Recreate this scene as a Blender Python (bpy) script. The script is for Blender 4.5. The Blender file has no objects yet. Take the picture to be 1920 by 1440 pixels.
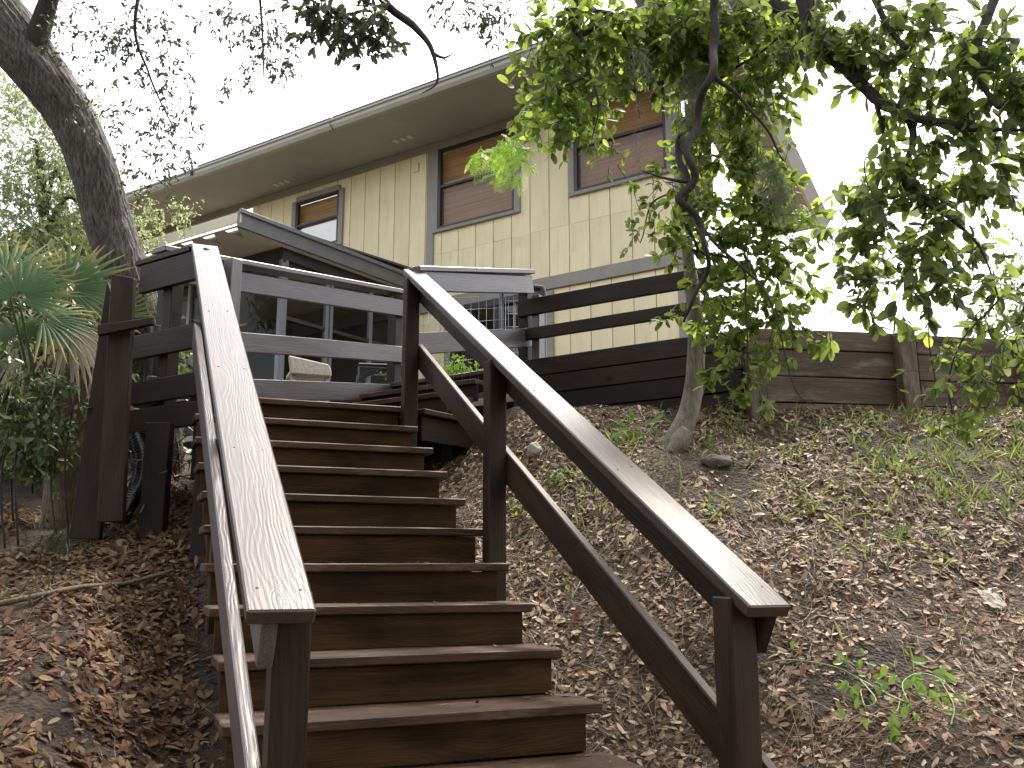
import bpy, bmesh, math, random
import numpy as np
from mathutils import Vector, Matrix, noise
R = math.radians
random.seed(7); RNG = np.random.default_rng(11)
S = bpy.context.scene
COL = S.collection

# ---------------------------------------------------------------- camera, sky, sun, exposure
F = 1767.0; TILT = math.atan(340.0/F)
cam_d = bpy.data.cameras.new("camera"); cam = bpy.data.objects.new("camera", cam_d); COL.objects.link(cam)
cam_d.sensor_width = 36; cam_d.lens = F/1920*36; cam_d.clip_start = 0.05; cam_d.clip_end = 2000
cam.location = (0, 0, 0); cam.rotation_euler = (math.pi/2+TILT, 0, 0)
S.camera = cam
SUN_EL, SUN_AZ = R(58), R(28)          # azimuth measured from +Y towards +X
w = bpy.data.worlds.new("World"); S.world = w; w.use_nodes = True
nt = w.node_tree; nt.nodes.clear()
sky = nt.nodes.new('ShaderNodeTexSky'); sky.sky_type = 'NISHITA'; sky.sun_disc = False
sky.sun_elevation = SUN_EL; sky.sun_rotation = SUN_AZ
sky.air_density = 1.0; sky.dust_density = 4.0; sky.ozone_density = 1.0
hs = nt.nodes.new('ShaderNodeHueSaturation'); hs.inputs['Saturation'].default_value = 0.28
bg = nt.nodes.new('ShaderNodeBackground'); bg.inputs['Strength'].default_value = 0.15
wo = nt.nodes.new('ShaderNodeOutputWorld')
nt.links.new(sky.outputs[0], hs.inputs['Color']); nt.links.new(hs.outputs[0], bg.inputs[0]); nt.links.new(bg.outputs[0], wo.inputs[0])
sd = bpy.data.lights.new("sun", 'SUN'); sun = bpy.data.objects.new("sun", sd); COL.objects.link(sun)
sd.energy = 1.5; sd.angle = R(10); sd.color = (1, .91, .77)
sdir = Vector((math.sin(SUN_AZ)*math.cos(SUN_EL), math.cos(SUN_AZ)*math.cos(SUN_EL), math.sin(SUN_EL)))
sun.rotation_euler = sdir.to_track_quat('Z', 'Y').to_euler()
S.view_settings.view_transform = 'Standard'; S.view_settings.look = 'None'
S.view_settings.exposure = 1.95; S.view_settings.gamma = 1; S.view_settings.use_curve_mapping = False
S.render.engine = 'CYCLES'

# ---------------------------------------------------------------- helpers
def ray(u, v):
    """direction (X right, Y ahead, Z up) through a measured point of the survey photo"""
    x, y = u-960.0, 720.0-v
    return Vector((x, F*math.cos(TILT)-y*math.sin(TILT), F*math.sin(TILT)+y*math.cos(TILT)))
def at(u, v, Y):
    d = ray(u, v); return d*(Y/d.y)
def onplane(u, v, P, n):
    d = ray(u, v); n = Vector(n); return d*(Vector(P).dot(n)/d.dot(n))
def onwall(u, v, P, h):                      # vertical plane through P along h
    return onplane(u, v, P, Vector((h.y, -h.x, 0)))
def V(*a): return Vector(a)

def thing(name, label, cat, loc=(0,0,0), group=None):
    o = bpy.data.objects.new(name, None); COL.objects.link(o); o.location = loc; o.empty_display_size = .2
    o['label'] = label; o['category'] = cat
    if group: o['group'] = group
    bpy.context.view_layer.update()
    return o
def link(name, me, mat, parent=None, mw=None, kind=None, label=None):
    o = bpy.data.objects.new(name, me); COL.objects.link(o)
    if mat is not None:
        for m in (mat if isinstance(mat, (list, tuple)) else [mat]): me.materials.append(m)
    mw = mw or Matrix.Identity(4)
    if parent is not None:
        o.parent = parent
        o.matrix_parent_inverse = Matrix.Identity(4)
        o.matrix_basis = world_of(parent).inverted() @ mw
    else: o.matrix_basis = mw
    if kind: o['kind'] = kind
    if label: o['label'] = label
    return o
def world_of(o):
    m = o.matrix_basis.copy()
    while o.parent: o = o.parent; m = o.matrix_basis @ m
    return m
def mesh_np(name, verts, faces, smooth=False):
    me = bpy.data.meshes.new(name); me.from_pydata([tuple(map(float, p)) for p in verts], [], faces)
    if smooth: me.polygons.foreach_set('use_smooth', [True]*len(me.polygons))
    me.update(); return me
def quads_np(name, verts, nper, faces_local, smooth=True):
    """fast: verts (N*nper,3); faces_local list of index tuples repeated N times"""
    verts = np.asarray(verts, dtype=np.float32).reshape(-1, 3); N = len(verts)//nper
    me = bpy.data.meshes.new(name); me.vertices.add(len(verts)); me.vertices.foreach_set('co', verts.ravel())
    base = np.arange(N)*nper
    loops = []; starts = []; tot = []
    lens = [len(f) for f in faces_local]; flat = np.concatenate([np.array(f) for f in faces_local])
    L = (base[:, None]+flat[None, :]).ravel()
    cs = np.concatenate([[0], np.cumsum(lens)[:-1]]); per = sum(lens)
    st = (np.arange(N)[:, None]*per+cs[None, :]).ravel()
    me.loops.add(len(L)); me.loops.foreach_set('vertex_index', L.astype(np.int32))
    me.polygons.add(len(st)); me.polygons.foreach_set('loop_start', st.astype(np.int32))
    try: me.polygons.foreach_set('loop_total', np.tile(lens, N).astype(np.int32))
    except Exception: pass
    if smooth: me.polygons.foreach_set('use_smooth', np.ones(len(st), dtype=bool))
    me.update(calc_edges=True); return me

def frame(p0, p1, up):
    x = (Vector(p1)-Vector(p0)); L = x.length; x.normalize()
    up = Vector(up); y = up.cross(x); y.normalize(); z = x.cross(y)
    m = Matrix.Identity(4)
    for i in range(3): m[i][0] = x[i]; m[i][1] = y[i]; m[i][2] = z[i]
    c = (Vector(p0)+Vector(p1))/2
    m[0][3], m[1][3], m[2][3] = c
    return m, L
def box_bm(L, W, T, bev=.003, seg=None, warp=0.0, skew0=0.0, skew1=0.0):
    """box with length along x, cut into bays and very slightly bowed; skew = end cut offset along x per unit z"""
    bm = bmesh.new()
    n = seg or max(1, min(10, int(L/.35)))
    ph = random.random()*9
    rings = []
    for i in range(n+1):
        x = -L/2+L*i/n; dz = warp*math.sin(ph+x*2.1); dy = warp*math.cos(ph*1.7+x*1.6)
        r = []
        for (sy, sz) in ((-1,-1),(1,-1),(1,1),(-1,1)):
            xx = x+(skew0*sz*T/2 if i == 0 else 0)+(skew1*sz*T/2 if i == n else 0)
            r.append(bm.verts.new((xx, sy*W/2+dy, sz*T/2+dz)))
        rings.append(r)
    for i in range(n):
        for k in range(4):
            bm.faces.new((rings[i][k], rings[i][(k+1)%4], rings[i+1][(k+1)%4], rings[i+1][k]))
    bm.faces.new(rings[0][::-1]); bm.faces.new(rings[-1])
    bmesh.ops.recalc_face_normals(bm, faces=bm.faces)
    if bev > 0:
        es = [e for e in bm.edges if len(e.link_faces) == 2 and e.calc_face_angle(0) > .5]
        bmesh.ops.bevel(bm, geom=es, offset=bev, segments=1, affect='EDGES', profile=.6)
    return bm
def board(name, p0, p1, W, T, up, mat, parent, bev=.003, warp=0.0, label=None, skew0=0, skew1=0):
    """W along up x dir (the flat width), T along 'up'"""
    m, L = frame(p0, p1, up)
    bm = box_bm(L, W, T, bev, None, warp, skew0, skew1); me = bpy.data.meshes.new(name); bm.to_mesh(me); bm.free()
    return link(name, me, mat, parent, m, label=label)
def prism(name, pts, n, T, mat, parent, bev=.002, label=None):
    """polygon pts (world, coplanar) extruded by T along n; local x follows its first edge"""
    pts = [Vector(p) for p in pts]; n = Vector(n).normalized()
    nn = Vector()
    for i in range(len(pts)): nn += pts[i].cross(pts[(i+1) % len(pts)])
    nn.normalize(); n = nn if nn.dot(n) > 0 else -nn
    x = (pts[1]-pts[0]).normalized(); z = n; y = z.cross(x).normalized(); x = y.cross(z)
    c = sum(pts, Vector())/len(pts)
    m = Matrix.Identity(4)
    for i in range(3): m[i][0] = x[i]; m[i][1] = y[i]; m[i][2] = z[i]; m[i][3] = c[i]
    im = m.inverted()
    bm = bmesh.new(); q = [im @ p for p in pts]
    a = [bm.verts.new((p.x, p.y, 0)) for p in q]; b = [bm.verts.new((p.x, p.y, T)) for p in q]
    bm.faces.new(a); bm.faces.new(b); k = len(a)
    for i in range(k): bm.faces.new((a[i], a[(i+1)%k], b[(i+1)%k], b[i]))
    bmesh.ops.recalc_face_normals(bm, faces=bm.faces)
    if bev > 0: bmesh.ops.bevel(bm, geom=[e for e in bm.edges if e.calc_face_angle(0) > .3], offset=bev, segments=1, affect='EDGES')
    me = bpy.data.meshes.new(name); bm.to_mesh(me); bm.free()
    return link(name, me, mat, parent, m, label=label)
def smooth_path(P, n):
    """Catmull-Rom through (x,y,z,r) rows"""
    P = np.array(P, dtype=float); P = np.vstack([2*P[0]-P[1], P, 2*P[-1]-P[-2]]); out = []
    k = len(P)-3
    for i in range(n+1):
        t = i/n*k; j = min(int(t), k-1); t -= j
        a, b, c, d = P[j:j+4]
        out.append(.5*((2*b)+(-a+c)*t+(2*a-5*b+4*c-d)*t*t+(-a+3*b-3*c+d)*t**3))
    return np.array(out)
def tube_arrays(path, sides, bump=None):
    vs, fs = [], []; prev = None
    n = len(path)
    for i in range(n):
        p = Vector(path[i][:3]); r = max(path[i][3], .0004)
        d = Vector(path[min(i+1, n-1)][:3])-Vector(path[max(i-1, 0)][:3])
        if d.length < 1e-7: d = Vector((0,0,1))
        d.normalize()
        if prev is None: a = d.orthogonal().normalized()
        else: a = (prev-d*prev.dot(d)).normalized()
        prev = a; b = d.cross(a)
        for k in range(sides):
            th = 2*math.pi*k/sides; rr = r
            if bump: rr = bump(p, th, r, i)
            vs.append(p+(a*math.cos(th)+b*math.sin(th))*rr)
    for i in range(n-1):
        for k in range(sides):
            q = (k+1) % sides
            fs.append((i*sides+k, i*sides+q, (i+1)*sides+q, (i+1)*sides+k))
    fs.append(tuple(range(sides))[::-1]); fs.append(tuple((n-1)*sides+k for k in range(sides)))
    return vs, fs
def tube(name, path, sides, mat, parent, bump=None, label=None, smooth=True, kind=None):
    vs, fs = tube_arrays(path, sides, bump)
    return link(name, mesh_np(name, vs, fs, smooth), mat, parent, label=label, kind=kind)
class Bag:                                  # joins many small pieces into ONE mesh
    def __init__(s): s.v = []; s.f = []
    def tube(s, path, sides=4):
        v, f = tube_arrays(path, sides); o = len(s.v); s.v += v; s.f += [tuple(i+o for i in q) for q in f]
    def build(s, name, mat, parent=None, **k):
        return link(name, mesh_np(name, s.v, s.f, k.pop('smooth', True)), mat, parent, **k)

# ---------------------------------------------------------------- materials
def newmat(name):
    m = bpy.data.materials.new(name); m.use_nodes = True; t = m.node_tree
    b = t.nodes['Principled BSDF']; return m, t, b
def N(t, kind, **kw):
    n = t.nodes.new(kind)
    for k, v in kw.items(): setattr(n, k, v)
    return n
def ramp(t, stops):
    r = t.nodes.new('ShaderNodeValToRGB'); e = r.color_ramp.elements
    while len(e) < len(stops): e.new(.5)
    for i, (p, c) in enumerate(stops): e[i].position = p; e[i].color = (*c, 1)
    return r
def simple(name, col, rough=.6, var=.12, scale=6, bump=.05, bscale=60, metal=0, spec=.5):
    m, t, b = newmat(name)
    tc = N(t, 'ShaderNodeTexCoord'); n1 = N(t, 'ShaderNodeTexNoise'); n1.inputs['Scale'].default_value = scale; n1.inputs['Detail'].default_value = 5
    t.links.new(tc.outputs['Object'], n1.inputs['Vector'])
    r = ramp(t, [(.25, tuple(c*(1-var) for c in col)), (.75, tuple(min(1, c*(1+var)) for c in col))])
    t.links.new(n1.outputs['Fac'], r.inputs[0]); t.links.new(r.outputs[0], b.inputs['Base Color'])
    b.inputs['Roughness'].default_value = rough; b.inputs['Metallic'].default_value = metal; b.inputs['Specular IOR Level'].default_value = spec
    if bump > 0:
        n2 = N(t, 'ShaderNodeTexNoise'); n2.inputs['Scale'].default_value = bscale; n2.inputs['Detail'].default_value = 4
        bp = N(t, 'ShaderNodeBump'); bp.inputs['Strength'].default_value = bump; bp.inputs['Distance'].default_value = .01
        t.links.new(tc.outputs['Object'], n2.inputs['Vector']); t.links.new(n2.outputs['Fac'], bp.inputs['Height']); t.links.new(bp.outputs[0], b.inputs['Normal'])
    return m
def wood(name, dark, light, rough=(.32, .55), bump=.35, ring=44, coat=0, wear=None, stain=.5, spec=.5, knots=True):
    """sawn board: grain runs along local x"""
    m, t, b = newmat(name); L = t.links.new
    tc = N(t, 'ShaderNodeTexCoord'); oi = N(t, 'ShaderNodeObjectInfo')
    off = N(t, 'ShaderNodeVectorMath', operation='MULTIPLY_ADD'); off.inputs[1].default_value = (17, 3.3, 2.1)
    cmb = N(t, 'ShaderNodeCombineXYZ')
    for i in range(3): L(oi.outputs['Random'], cmb.inputs[i])
    L(cmb.outputs[0], off.inputs[0]); L(tc.outputs['Object'], off.inputs[2])
    # warp so that rings bend into cathedrals
    mp = N(t, 'ShaderNodeMapping'); mp.inputs['Scale'].default_value = (1.1, 5, 5); L(off.outputs[0], mp.inputs['Vector'])
    nz = N(t, 'ShaderNodeTexNoise'); nz.inputs['Scale'].default_value = 1.3; nz.inputs['Detail'].default_value = 2.5; L(mp.outputs[0], nz.inputs['Vector'])
    mp2 = N(t, 'ShaderNodeMapping'); mp2.inputs['Scale'].default_value = (.03, 1, 1); L(off.outputs[0], mp2.inputs['Vector'])
    ad = N(t, 'ShaderNodeVectorMath', operation='MULTIPLY_ADD'); ad.inputs[1].default_value = (.0, .14, .14)
    L(nz.outputs['Color'], ad.inputs[0]); L(mp2.outputs[0], ad.inputs[2])
    # knots push the rings aside
    mpk = N(t, 'ShaderNodeMapping'); mpk.inputs['Scale'].default_value = (2.0, 7.5, 3.0); L(off.outputs[0], mpk.inputs['Vector'])
    vk = N(t, 'ShaderNodeTexVoronoi'); vk.inputs['Scale'].default_value = 1.0; L(mpk.outputs[0], vk.inputs['Vector'])
    kr = ramp(t, [(0.0, (1,1,1)), (.26, (0,0,0))]); L(vk.outputs['Distance'], kr.inputs[0])
    kd = ramp(t, [(0.05, (1,1,1)), (.11, (0,0,0))]); L(vk.outputs['Distance'], kd.inputs[0])
    ad2 = N(t, 'ShaderNodeVectorMath', operation='MULTIPLY_ADD'); ad2.inputs[1].default_value = (0, .09, .09) if knots else (0,0,0)
    L(kr.outputs[0], ad2.inputs[0]); L(ad.outputs[0], ad2.inputs[2])
    wv = N(t, 'ShaderNodeTexWave', wave_type='BANDS', bands_direction='DIAGONAL', wave_profile='SIN'); wv.inputs['Scale'].default_value = ring
    wv.inputs['Distortion'].default_value = .6; wv.inputs['Detail'].default_value = 2; wv.inputs['Detail Scale'].default_value = 1.2
    L(ad2.outputs[0], wv.inputs['Vector'])
    mp3 = N(t, 'ShaderNodeMapping'); mp3.inputs['Scale'].default_value = (3, 110, 110); L(off.outputs[0], mp3.inputs['Vector'])
    fi = N(t, 'ShaderNodeTexNoise'); fi.inputs['Scale'].default_value = 1.0; fi.inputs['Detail'].default_value = 4; L(mp3.outputs[0], fi.inputs['Vector'])
    mp4 = N(t, 'ShaderNodeMapping'); mp4.inputs['Scale'].default_value = (1.6, 6, 6); L(off.outputs[0], mp4.inputs['Vector'])
    bl = N(t, 'ShaderNodeTexNoise'); bl.inputs['Scale'].default_value = 1.6; bl.inputs['Detail'].default_value = 5; L(mp4.outputs[0], bl.inputs['Vector'])
    mx = N(t, 'ShaderNodeMath', operation='MULTIPLY_ADD'); mx.inputs[1].default_value = .2; L(wv.outputs['Fac'], mx.inputs[0])
    m2 = N(t, 'ShaderNodeMath', operation='MULTIPLY'); m2.inputs[1].default_value = .86; L(fi.outputs['Fac'], m2.inputs[0]); L(m2.outputs[0], mx.inputs[2])
    cr = ramp(t, [(.15, dark), (.5, tuple((a+c)/2 for a, c in zip(dark, light))), (.9, light)]); L(mx.outputs[0], cr.inputs[0])
    st = ramp(t, [(.3, (1-stain,)*3), (.62, (1,1,1))]); L(bl.outputs['Fac'], st.inputs[0])
    mm = N(t, 'ShaderNodeMix', data_type='RGBA', blend_type='MULTIPLY'); mm.inputs[0].default_value = 1; L(cr.outputs[0], mm.inputs[6]); L(st.outputs[0], mm.inputs[7])
    km = N(t, 'ShaderNodeMix', data_type='RGBA', blend_type='MULTIPLY'); L(kd.outputs[0], km.inputs[0]) if knots else None
    if not knots: km.inputs[0].default_value = 0
    km.inputs[7].default_value = (.25, .2, .18, 1); L(mm.outputs[2], km.inputs[6])
    # board to board tone
    hv = N(t, 'ShaderNodeHueSaturation'); mr = N(t, 'ShaderNodeMapRange'); mr.inputs[3].default_value = .75; mr.inputs[4].default_value = 1.3
    L(oi.outputs['Random'], mr.inputs[0]); L(mr.outputs[0], hv.inputs['Value']); L(km.outputs[2], hv.inputs['Color'])
    last = hv.outputs[0]
    if wear:
        wr = ramp(t, [(.5, (0,0,0)), (.68, (1,1,1))]); wn = N(t, 'ShaderNodeTexNoise'); wn.inputs['Scale'].default_value = 3.0; wn.inputs['Detail'].default_value = 8; wn.inputs['Roughness'].default_value = .7
        mp5 = N(t, 'ShaderNodeMapping'); mp5.inputs['Scale'].default_value = (1.2, 5, 5); L(off.outputs[0], mp5.inputs['Vector']); L(mp5.outputs[0], wn.inputs['Vector']); L(wn.outputs['Fac'], wr.inputs[0])
        wm = N(t, 'ShaderNodeMix', data_type='RGBA'); L(wr.outputs[0], wm.inputs[0]); L(last, wm.inputs[6]); wm.inputs[7].default_value = (*wear, 1); last = wm.outputs[2]
    b.inputs['Coat Weight'].default_value = coat; b.inputs['Coat Roughness'].default_value = .22
    L(last, b.inputs['Base Color'])
    rr = N(t, 'ShaderNodeMapRange'); rr.inputs[3].default_value = rough[0]; rr.inputs[4].default_value = rough[1]; L(mx.outputs[0], rr.inputs[0]); L(rr.outputs[0], b.inputs['Roughness'])
    b.inputs['Specular IOR Level'].default_value = spec
    bp = N(t, 'ShaderNodeBump'); bp.inputs['Strength'].default_value = bump; bp.inputs['Distance'].default_value = .004
    L(mx.outputs[0], bp.inputs['Height']); L(bp.outputs[0], b.inputs['Normal'])
    return m
M = {}
M['stain'] = wood('stained_wood', (.010, .0052, .0025), (.044, .0235, .0105), rough=(.42, .62), bump=.35, stain=.6, spec=.25)
M['cap'] = wood('stained_cap_wood', (.027, .0155, .011), (.068, .042, .031), rough=(.25, .4), bump=.26, stain=.45, spec=.6, ring=44, coat=.0)
M['tread'] = wood('stained_tread_wood', (.022, .0095, .0045), (.09, .041, .018), rough=(.42, .62), bump=.3, wear=(.13, .085, .06), stain=.5, spec=.28)
M['riser'] = wood('stained_riser_wood', (.021, .0097, .0032), (.092, .045, .0155), rough=(.55, .75), bump=.25, stain=.7, spec=.12)
M['rail'] = wood('sky_glare_rail_wood', (.045, .034, .031), (.145, .12, .115), rough=(.26, .42), bump=.4, stain=.35, spec=.6)  # stained wood made paler and greyer: sky glare put into the base colour
M['shade'] = wood('old_shaded_wood', (.009, .0045, .003), (.034, .017, .010), rough=(.55, .75), bump=.35, spec=.3)  # old dark planks and boards in shade; the shade is in the colour
M['wall_wood'] = wood('weathered_wall_wood', (.055, .033, .02), (.21, .135, .085), rough=(.65, .85), bump=.45, wear=(.2, .165, .14), stain=.5, ring=26)
M['cream'] = None
def siding(name, col, var=.06):
    m, t, b = newmat(name); L = t.links.new
    tc = N(t, 'ShaderNodeTexCoord'); oi = N(t, 'ShaderNodeObjectInfo'); 
    mp = N(t, 'ShaderNodeMapping'); mp.inputs['Scale'].default_value = (1.3, 26, 26); L(tc.outputs['Object'], mp.inputs['Vector']); L(oi.outputs['Random'], mp.inputs['Location'])
    n = N(t, 'ShaderNodeTexNoise'); n.inputs['Scale'].default_value = 2.2; n.inputs['Detail'].default_value = 6; L(mp.outputs[0], n.inputs['Vector'])
    n2 = N(t, 'ShaderNodeTexNoise'); n2.inputs['Scale'].default_value = 1.1; n2.inputs['Detail'].default_value = 6; L(tc.outputs['Object'], n2.inputs['Vector'])
    r = ramp(t, [(.3, tuple(c*.86 for c in col)), (.65, col)]); L(n2.outputs['Fac'], r.inputs[0]); L(r.outputs[0], b.inputs['Base Color'])
    hv = N(t, 'ShaderNodeHueSaturation'); mr = N(t, 'ShaderNodeMapRange'); mr.inputs[3].default_value = 1-var; mr.inputs[4].default_value = 1+var
    L(oi.outputs['Random'], mr.inputs[0]); L(mr.outputs[0], hv.inputs['Value']); L(r.outputs[0], hv.inputs['Color'])
    mpd = N(t, 'ShaderNodeMapping'); mpd.inputs['Scale'].default_value = (.9, 9, 9); L(tc.outputs['Object'], mpd.inputs['Vector']); L(oi.outputs['Random'], mpd.inputs['Location'])
    nd = N(t, 'ShaderNodeTexNoise'); nd.inputs['Scale'].default_value = 1.5; nd.inputs['Detail'].default_value = 7; nd.inputs['Roughness'].default_value = .65; L(mpd.outputs[0], nd.inputs['Vector'])
    rd = ramp(t, [(.25, (.86, .82, .75)), (.5, (1, 1, 1))]); L(nd.outputs['Fac'], rd.inputs[0])
    md = N(t, 'ShaderNodeMix', data_type='RGBA', blend_type='MULTIPLY'); md.inputs[0].default_value = 1; L(hv.outputs[0], md.inputs[6]); L(rd.outputs[0], md.inputs[7]); L(md.outputs[2], b.inputs['Base Color'])
    b.inputs['Roughness'].default_value = .6
    bp = N(t, 'ShaderNodeBump'); bp.inputs['Strength'].default_value = .35; bp.inputs['Distance'].default_value = .006; L(n.outputs['Fac'], bp.inputs['Height']); L(bp.outputs[0], b.inputs['Normal'])
    return m
M['cream'] = siding('cream_siding', (.90, .77, .49))
M['cream_back'] = simple('siding_groove', (.36, .29, .19), .7)
M['trim'] = simple('grey_trim_paint', (.26, .24, .2), .5, .1)
M['soffit'] = simple('soffit_paint', (.33, .325, .275), .6, .08, 2)
M['soffit_pale'] = simple('pale_soffit_paint', (.66, .60, .47), .6, .06, 2)
M['gutter'] = simple('gutter_paint', (.36, .35, .30), .35, .08, 3, bump=.02)
M['fascia'] = simple('fascia_paint', (.15, .15, .15), .4, .15, 4, bump=.03)
M['dark_frame'] = simple('dark_window_frame', (.018, .02, .028), .35, .1, bump=0)
M['porch_frame'] = simple('porch_aluminium', (.17, .175, .19), .4, .1, bump=0)
M['porch_dark'] = simple('porch_dark_frame', (.028, .026, .025), .5, .1, bump=0)
M['porch_in'] = simple('porch_interior', (.13, .12, .10), .8, .15, 1.5)
M['roof'] = simple('roof_shingle', (.12, .11, .10), .9, .2, 20)
M['white'] = simple('white_card', (.8, .8, .78), .6)
M['black'] = simple('black_metal', (.012, .013, .016), .3, .1, bump=0)
M['wire'] = simple('galvanised_wire', (.5, .5, .5), .35, .1, metal=.8, bump=0)
M['pipe'] = simple('black_plastic', (.01, .01, .012), .25, .1, bump=.05)
M['conc'] = simple('concrete', (.36, .33, .28), .85, .15, 5, .3, 40)
M['stone'] = simple('pale_stone', (.2, .185, .16), .8, .2, 12, .4, 50)
M['stone_dark'] = simple('dark_stone', (.09, .075, .06), .9, .4, 14, .6, 40)
M['wicker'] = simple('beige_wicker', (.5, .44, .34), .8, .25, 45, .6, 120)
def blind_mat():
    m, t, b = newmat('woven_blind'); L = t.links.new
    tc = N(t, 'ShaderNodeTexCoord'); wv = N(t, 'ShaderNodeTexWave', wave_type='BANDS', bands_direction='Z'); wv.inputs['Scale'].default_value = 28; wv.inputs['Distortion'].default_value = 1.2; wv.inputs['Detail'].default_value = 2
    L(tc.outputs['Object'], wv.inputs['Vector'])
    mp = N(t, 'ShaderNodeMapping'); mp.inputs['Scale'].default_value = (.8, .8, 34); L(tc.outputs['Object'], mp.inputs['Vector'])
    n = N(t, 'ShaderNodeTexNoise'); n.inputs['Scale'].default_value = 1.5; n.inputs['Detail'].default_value = 6; L(mp.outputs[0], n.inputs['Vector'])
    mx = N(t, 'ShaderNodeMath', operation='MULTIPLY_ADD'); mx.inputs[1].default_value = .0; L(wv.outputs['Fac'], mx.inputs[0]); L(n.outputs['Fac'], mx.inputs[2])
    r = ramp(t, [(.3, (.34, .18, .07)), (.5, (.46, .26, .11)), (.72, (.58, .36, .16))]); L(mx.outputs[0], r.inputs[0]); L(r.outputs[0], b.inputs['Base Color'])
    b.inputs['Roughness'].default_value = .75; return m
M['blind'] = blind_mat()
def glass_mat(name, tint=(.9, .92, .9), refl=1.0):
    m, t, b = newmat(name); t.nodes.remove(b); L = t.links.new
    o = [n for n in t.nodes if n.type == 'OUTPUT_MATERIAL'][0]
    tr = N(t, 'ShaderNodeBsdfTransparent'); tr.inputs[0].default_value = (*tint, 1)
    gl = N(t, 'ShaderNodeBsdfGlossy'); gl.inputs['Roughness'].default_value = .012
    fr = N(t, 'ShaderNodeLayerWeight'); fr.inputs[0].default_value = .5
    pw = N(t, 'ShaderNodeMath', operation='POWER'); pw.inputs[1].default_value = 4; L(fr.outputs['Facing'], pw.inputs[0])
    mu = N(t, 'ShaderNodeMath', operation='MULTIPLY_ADD'); mu.inputs[1].default_value = .9*refl; mu.inputs[2].default_value = .06*refl; L(pw.outputs[0], mu.inputs[0])
    tc = N(t, 'ShaderNodeTexCoord'); n = N(t, 'ShaderNodeTexNoise'); n.inputs['Scale'].default_value = 1.3; L(tc.outputs['Object'], n.inputs['Vector'])
    bp = N(t, 'ShaderNodeBump'); bp.inputs['Strength'].default_value = .05; bp.inputs['Distance'].default_value = .02; L(n.outputs['Fac'], bp.inputs['Height']); L(bp.outputs[0], gl.inputs['Normal'])
    mx = N(t, 'ShaderNodeMixShader'); L(mu.outputs[0], mx.inputs[0]); L(tr.outputs[0], mx.inputs[1]); L(gl.outputs[0], mx.inputs[2]); L(mx.outputs[0], o.inputs[0])
    return m
M['glass'] = glass_mat('window_glass', (.9, .9, .88), 1.1)
M['glass_sky'] = glass_mat('mirroring_glass', (.6, .6, .6), 5)
M['glass_low'] = glass_mat('screened_glass', (.74, .68, .62), .9)
M['screen'] = glass_mat('porch_glazing', (.5, .5, .5), .3)
def leafmat(name, cols, rough=.35, trans=.45, tcol=None, spec=.5, attr=None):
    """cols: ramp of leaf colours picked per leaf"""
    m, t, b = newmat(name); L = t.links.new
    o = [n for n in t.nodes if n.type == 'OUTPUT_MATERIAL'][0]
    gm = N(t, 'ShaderNodeNewGeometry'); r = ramp(t, [(i/(len(cols)-1), c) for i, c in enumerate(cols)])
    if attr:
        a = N(t, 'ShaderNodeAttribute', attribute_name=attr); L(a.outputs['Fac'], r.inputs[0])
    else: L(gm.outputs['Random Per Island'], r.inputs[0])
    L(r.outputs[0], b.inputs['Base Color']); b.inputs['Roughness'].default_value = rough; b.inputs['Specular IOR Level'].default_value = spec
    tl = N(t, 'ShaderNodeBsdfTranslucent'); hv = N(t, 'ShaderNodeHueSaturation'); hv.inputs['Value'].default_value = 1.9; hv.inputs['Saturation'].default_value = 1.1; hv.inputs['Hue'].default_value = .485
    L(r.outputs[0], hv.inputs['Color']); L(hv.outputs[0], tl.inputs[0])
    mx = N(t, 'ShaderNodeMixShader'); mx.inputs[0].default_value = trans; L(b.outputs[0], mx.inputs[1]); L(tl.outputs[0], mx.inputs[2]); L(mx.outputs[0], o.inputs[0])
    return m
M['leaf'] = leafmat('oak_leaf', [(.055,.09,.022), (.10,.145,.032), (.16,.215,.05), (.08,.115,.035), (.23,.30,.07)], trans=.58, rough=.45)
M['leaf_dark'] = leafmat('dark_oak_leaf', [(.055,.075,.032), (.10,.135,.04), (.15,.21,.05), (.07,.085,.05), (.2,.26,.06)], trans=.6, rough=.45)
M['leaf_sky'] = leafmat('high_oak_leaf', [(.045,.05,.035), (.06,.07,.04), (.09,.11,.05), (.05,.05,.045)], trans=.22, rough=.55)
M['leaf_pale'] = leafmat('far_pale_leaf', [(.16,.2,.1), (.22,.27,.12), (.3,.34,.18)], trans=.5)
M['fern'] = leafmat('bright_feather_leaf', [(.14,.26,.03), (.2,.34,.05), (.28,.42,.07)], trans=.55)
M['vine'] = leafmat('vine_leaf', [(.06,.13,.03), (.12,.21,.045), (.2,.29,.06)], trans=.4, rough=.3)
M['bush'] = leafmat('undergrowth_leaf', [(.03,.06,.02), (.06,.1,.03), (.1,.13,.05), (.12,.12,.06)], trans=.3)
M['litter'] = leafmat('dead_leaf', [(.03,.016,.009), (.095,.042,.018), (.2,.115,.05), (.06,.028,.014), (.27,.19,.105), (.14,.06,.024), (.045,.025,.014)], trans=.1, rough=.65, spec=.2)
M['litter_pale'] = leafmat('pale_dead_leaf', [(.10,.055,.03), (.30,.185,.10), (.47,.34,.2), (.18,.09,.045), (.6,.48,.33)], trans=.1, rough=.6, spec=.25)
M['straw'] = leafmat('dry_straw', [(.14,.09,.045), (.25,.18,.10), (.09,.055,.03), (.33,.26,.15)], trans=.1)
M['grass'] = leafmat('grass_blade', [(.1,.17,.04), (.2,.28,.08), (.3,.34,.12)], trans=.3)
M['palm'] = leafmat('palmetto_blade', [(.03,.075,.015), (.045,.1,.02), (.08,.12,.025), (.17,.17,.035), (.33,.21,.045)], trans=.35, rough=.6, attr='along')
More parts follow.
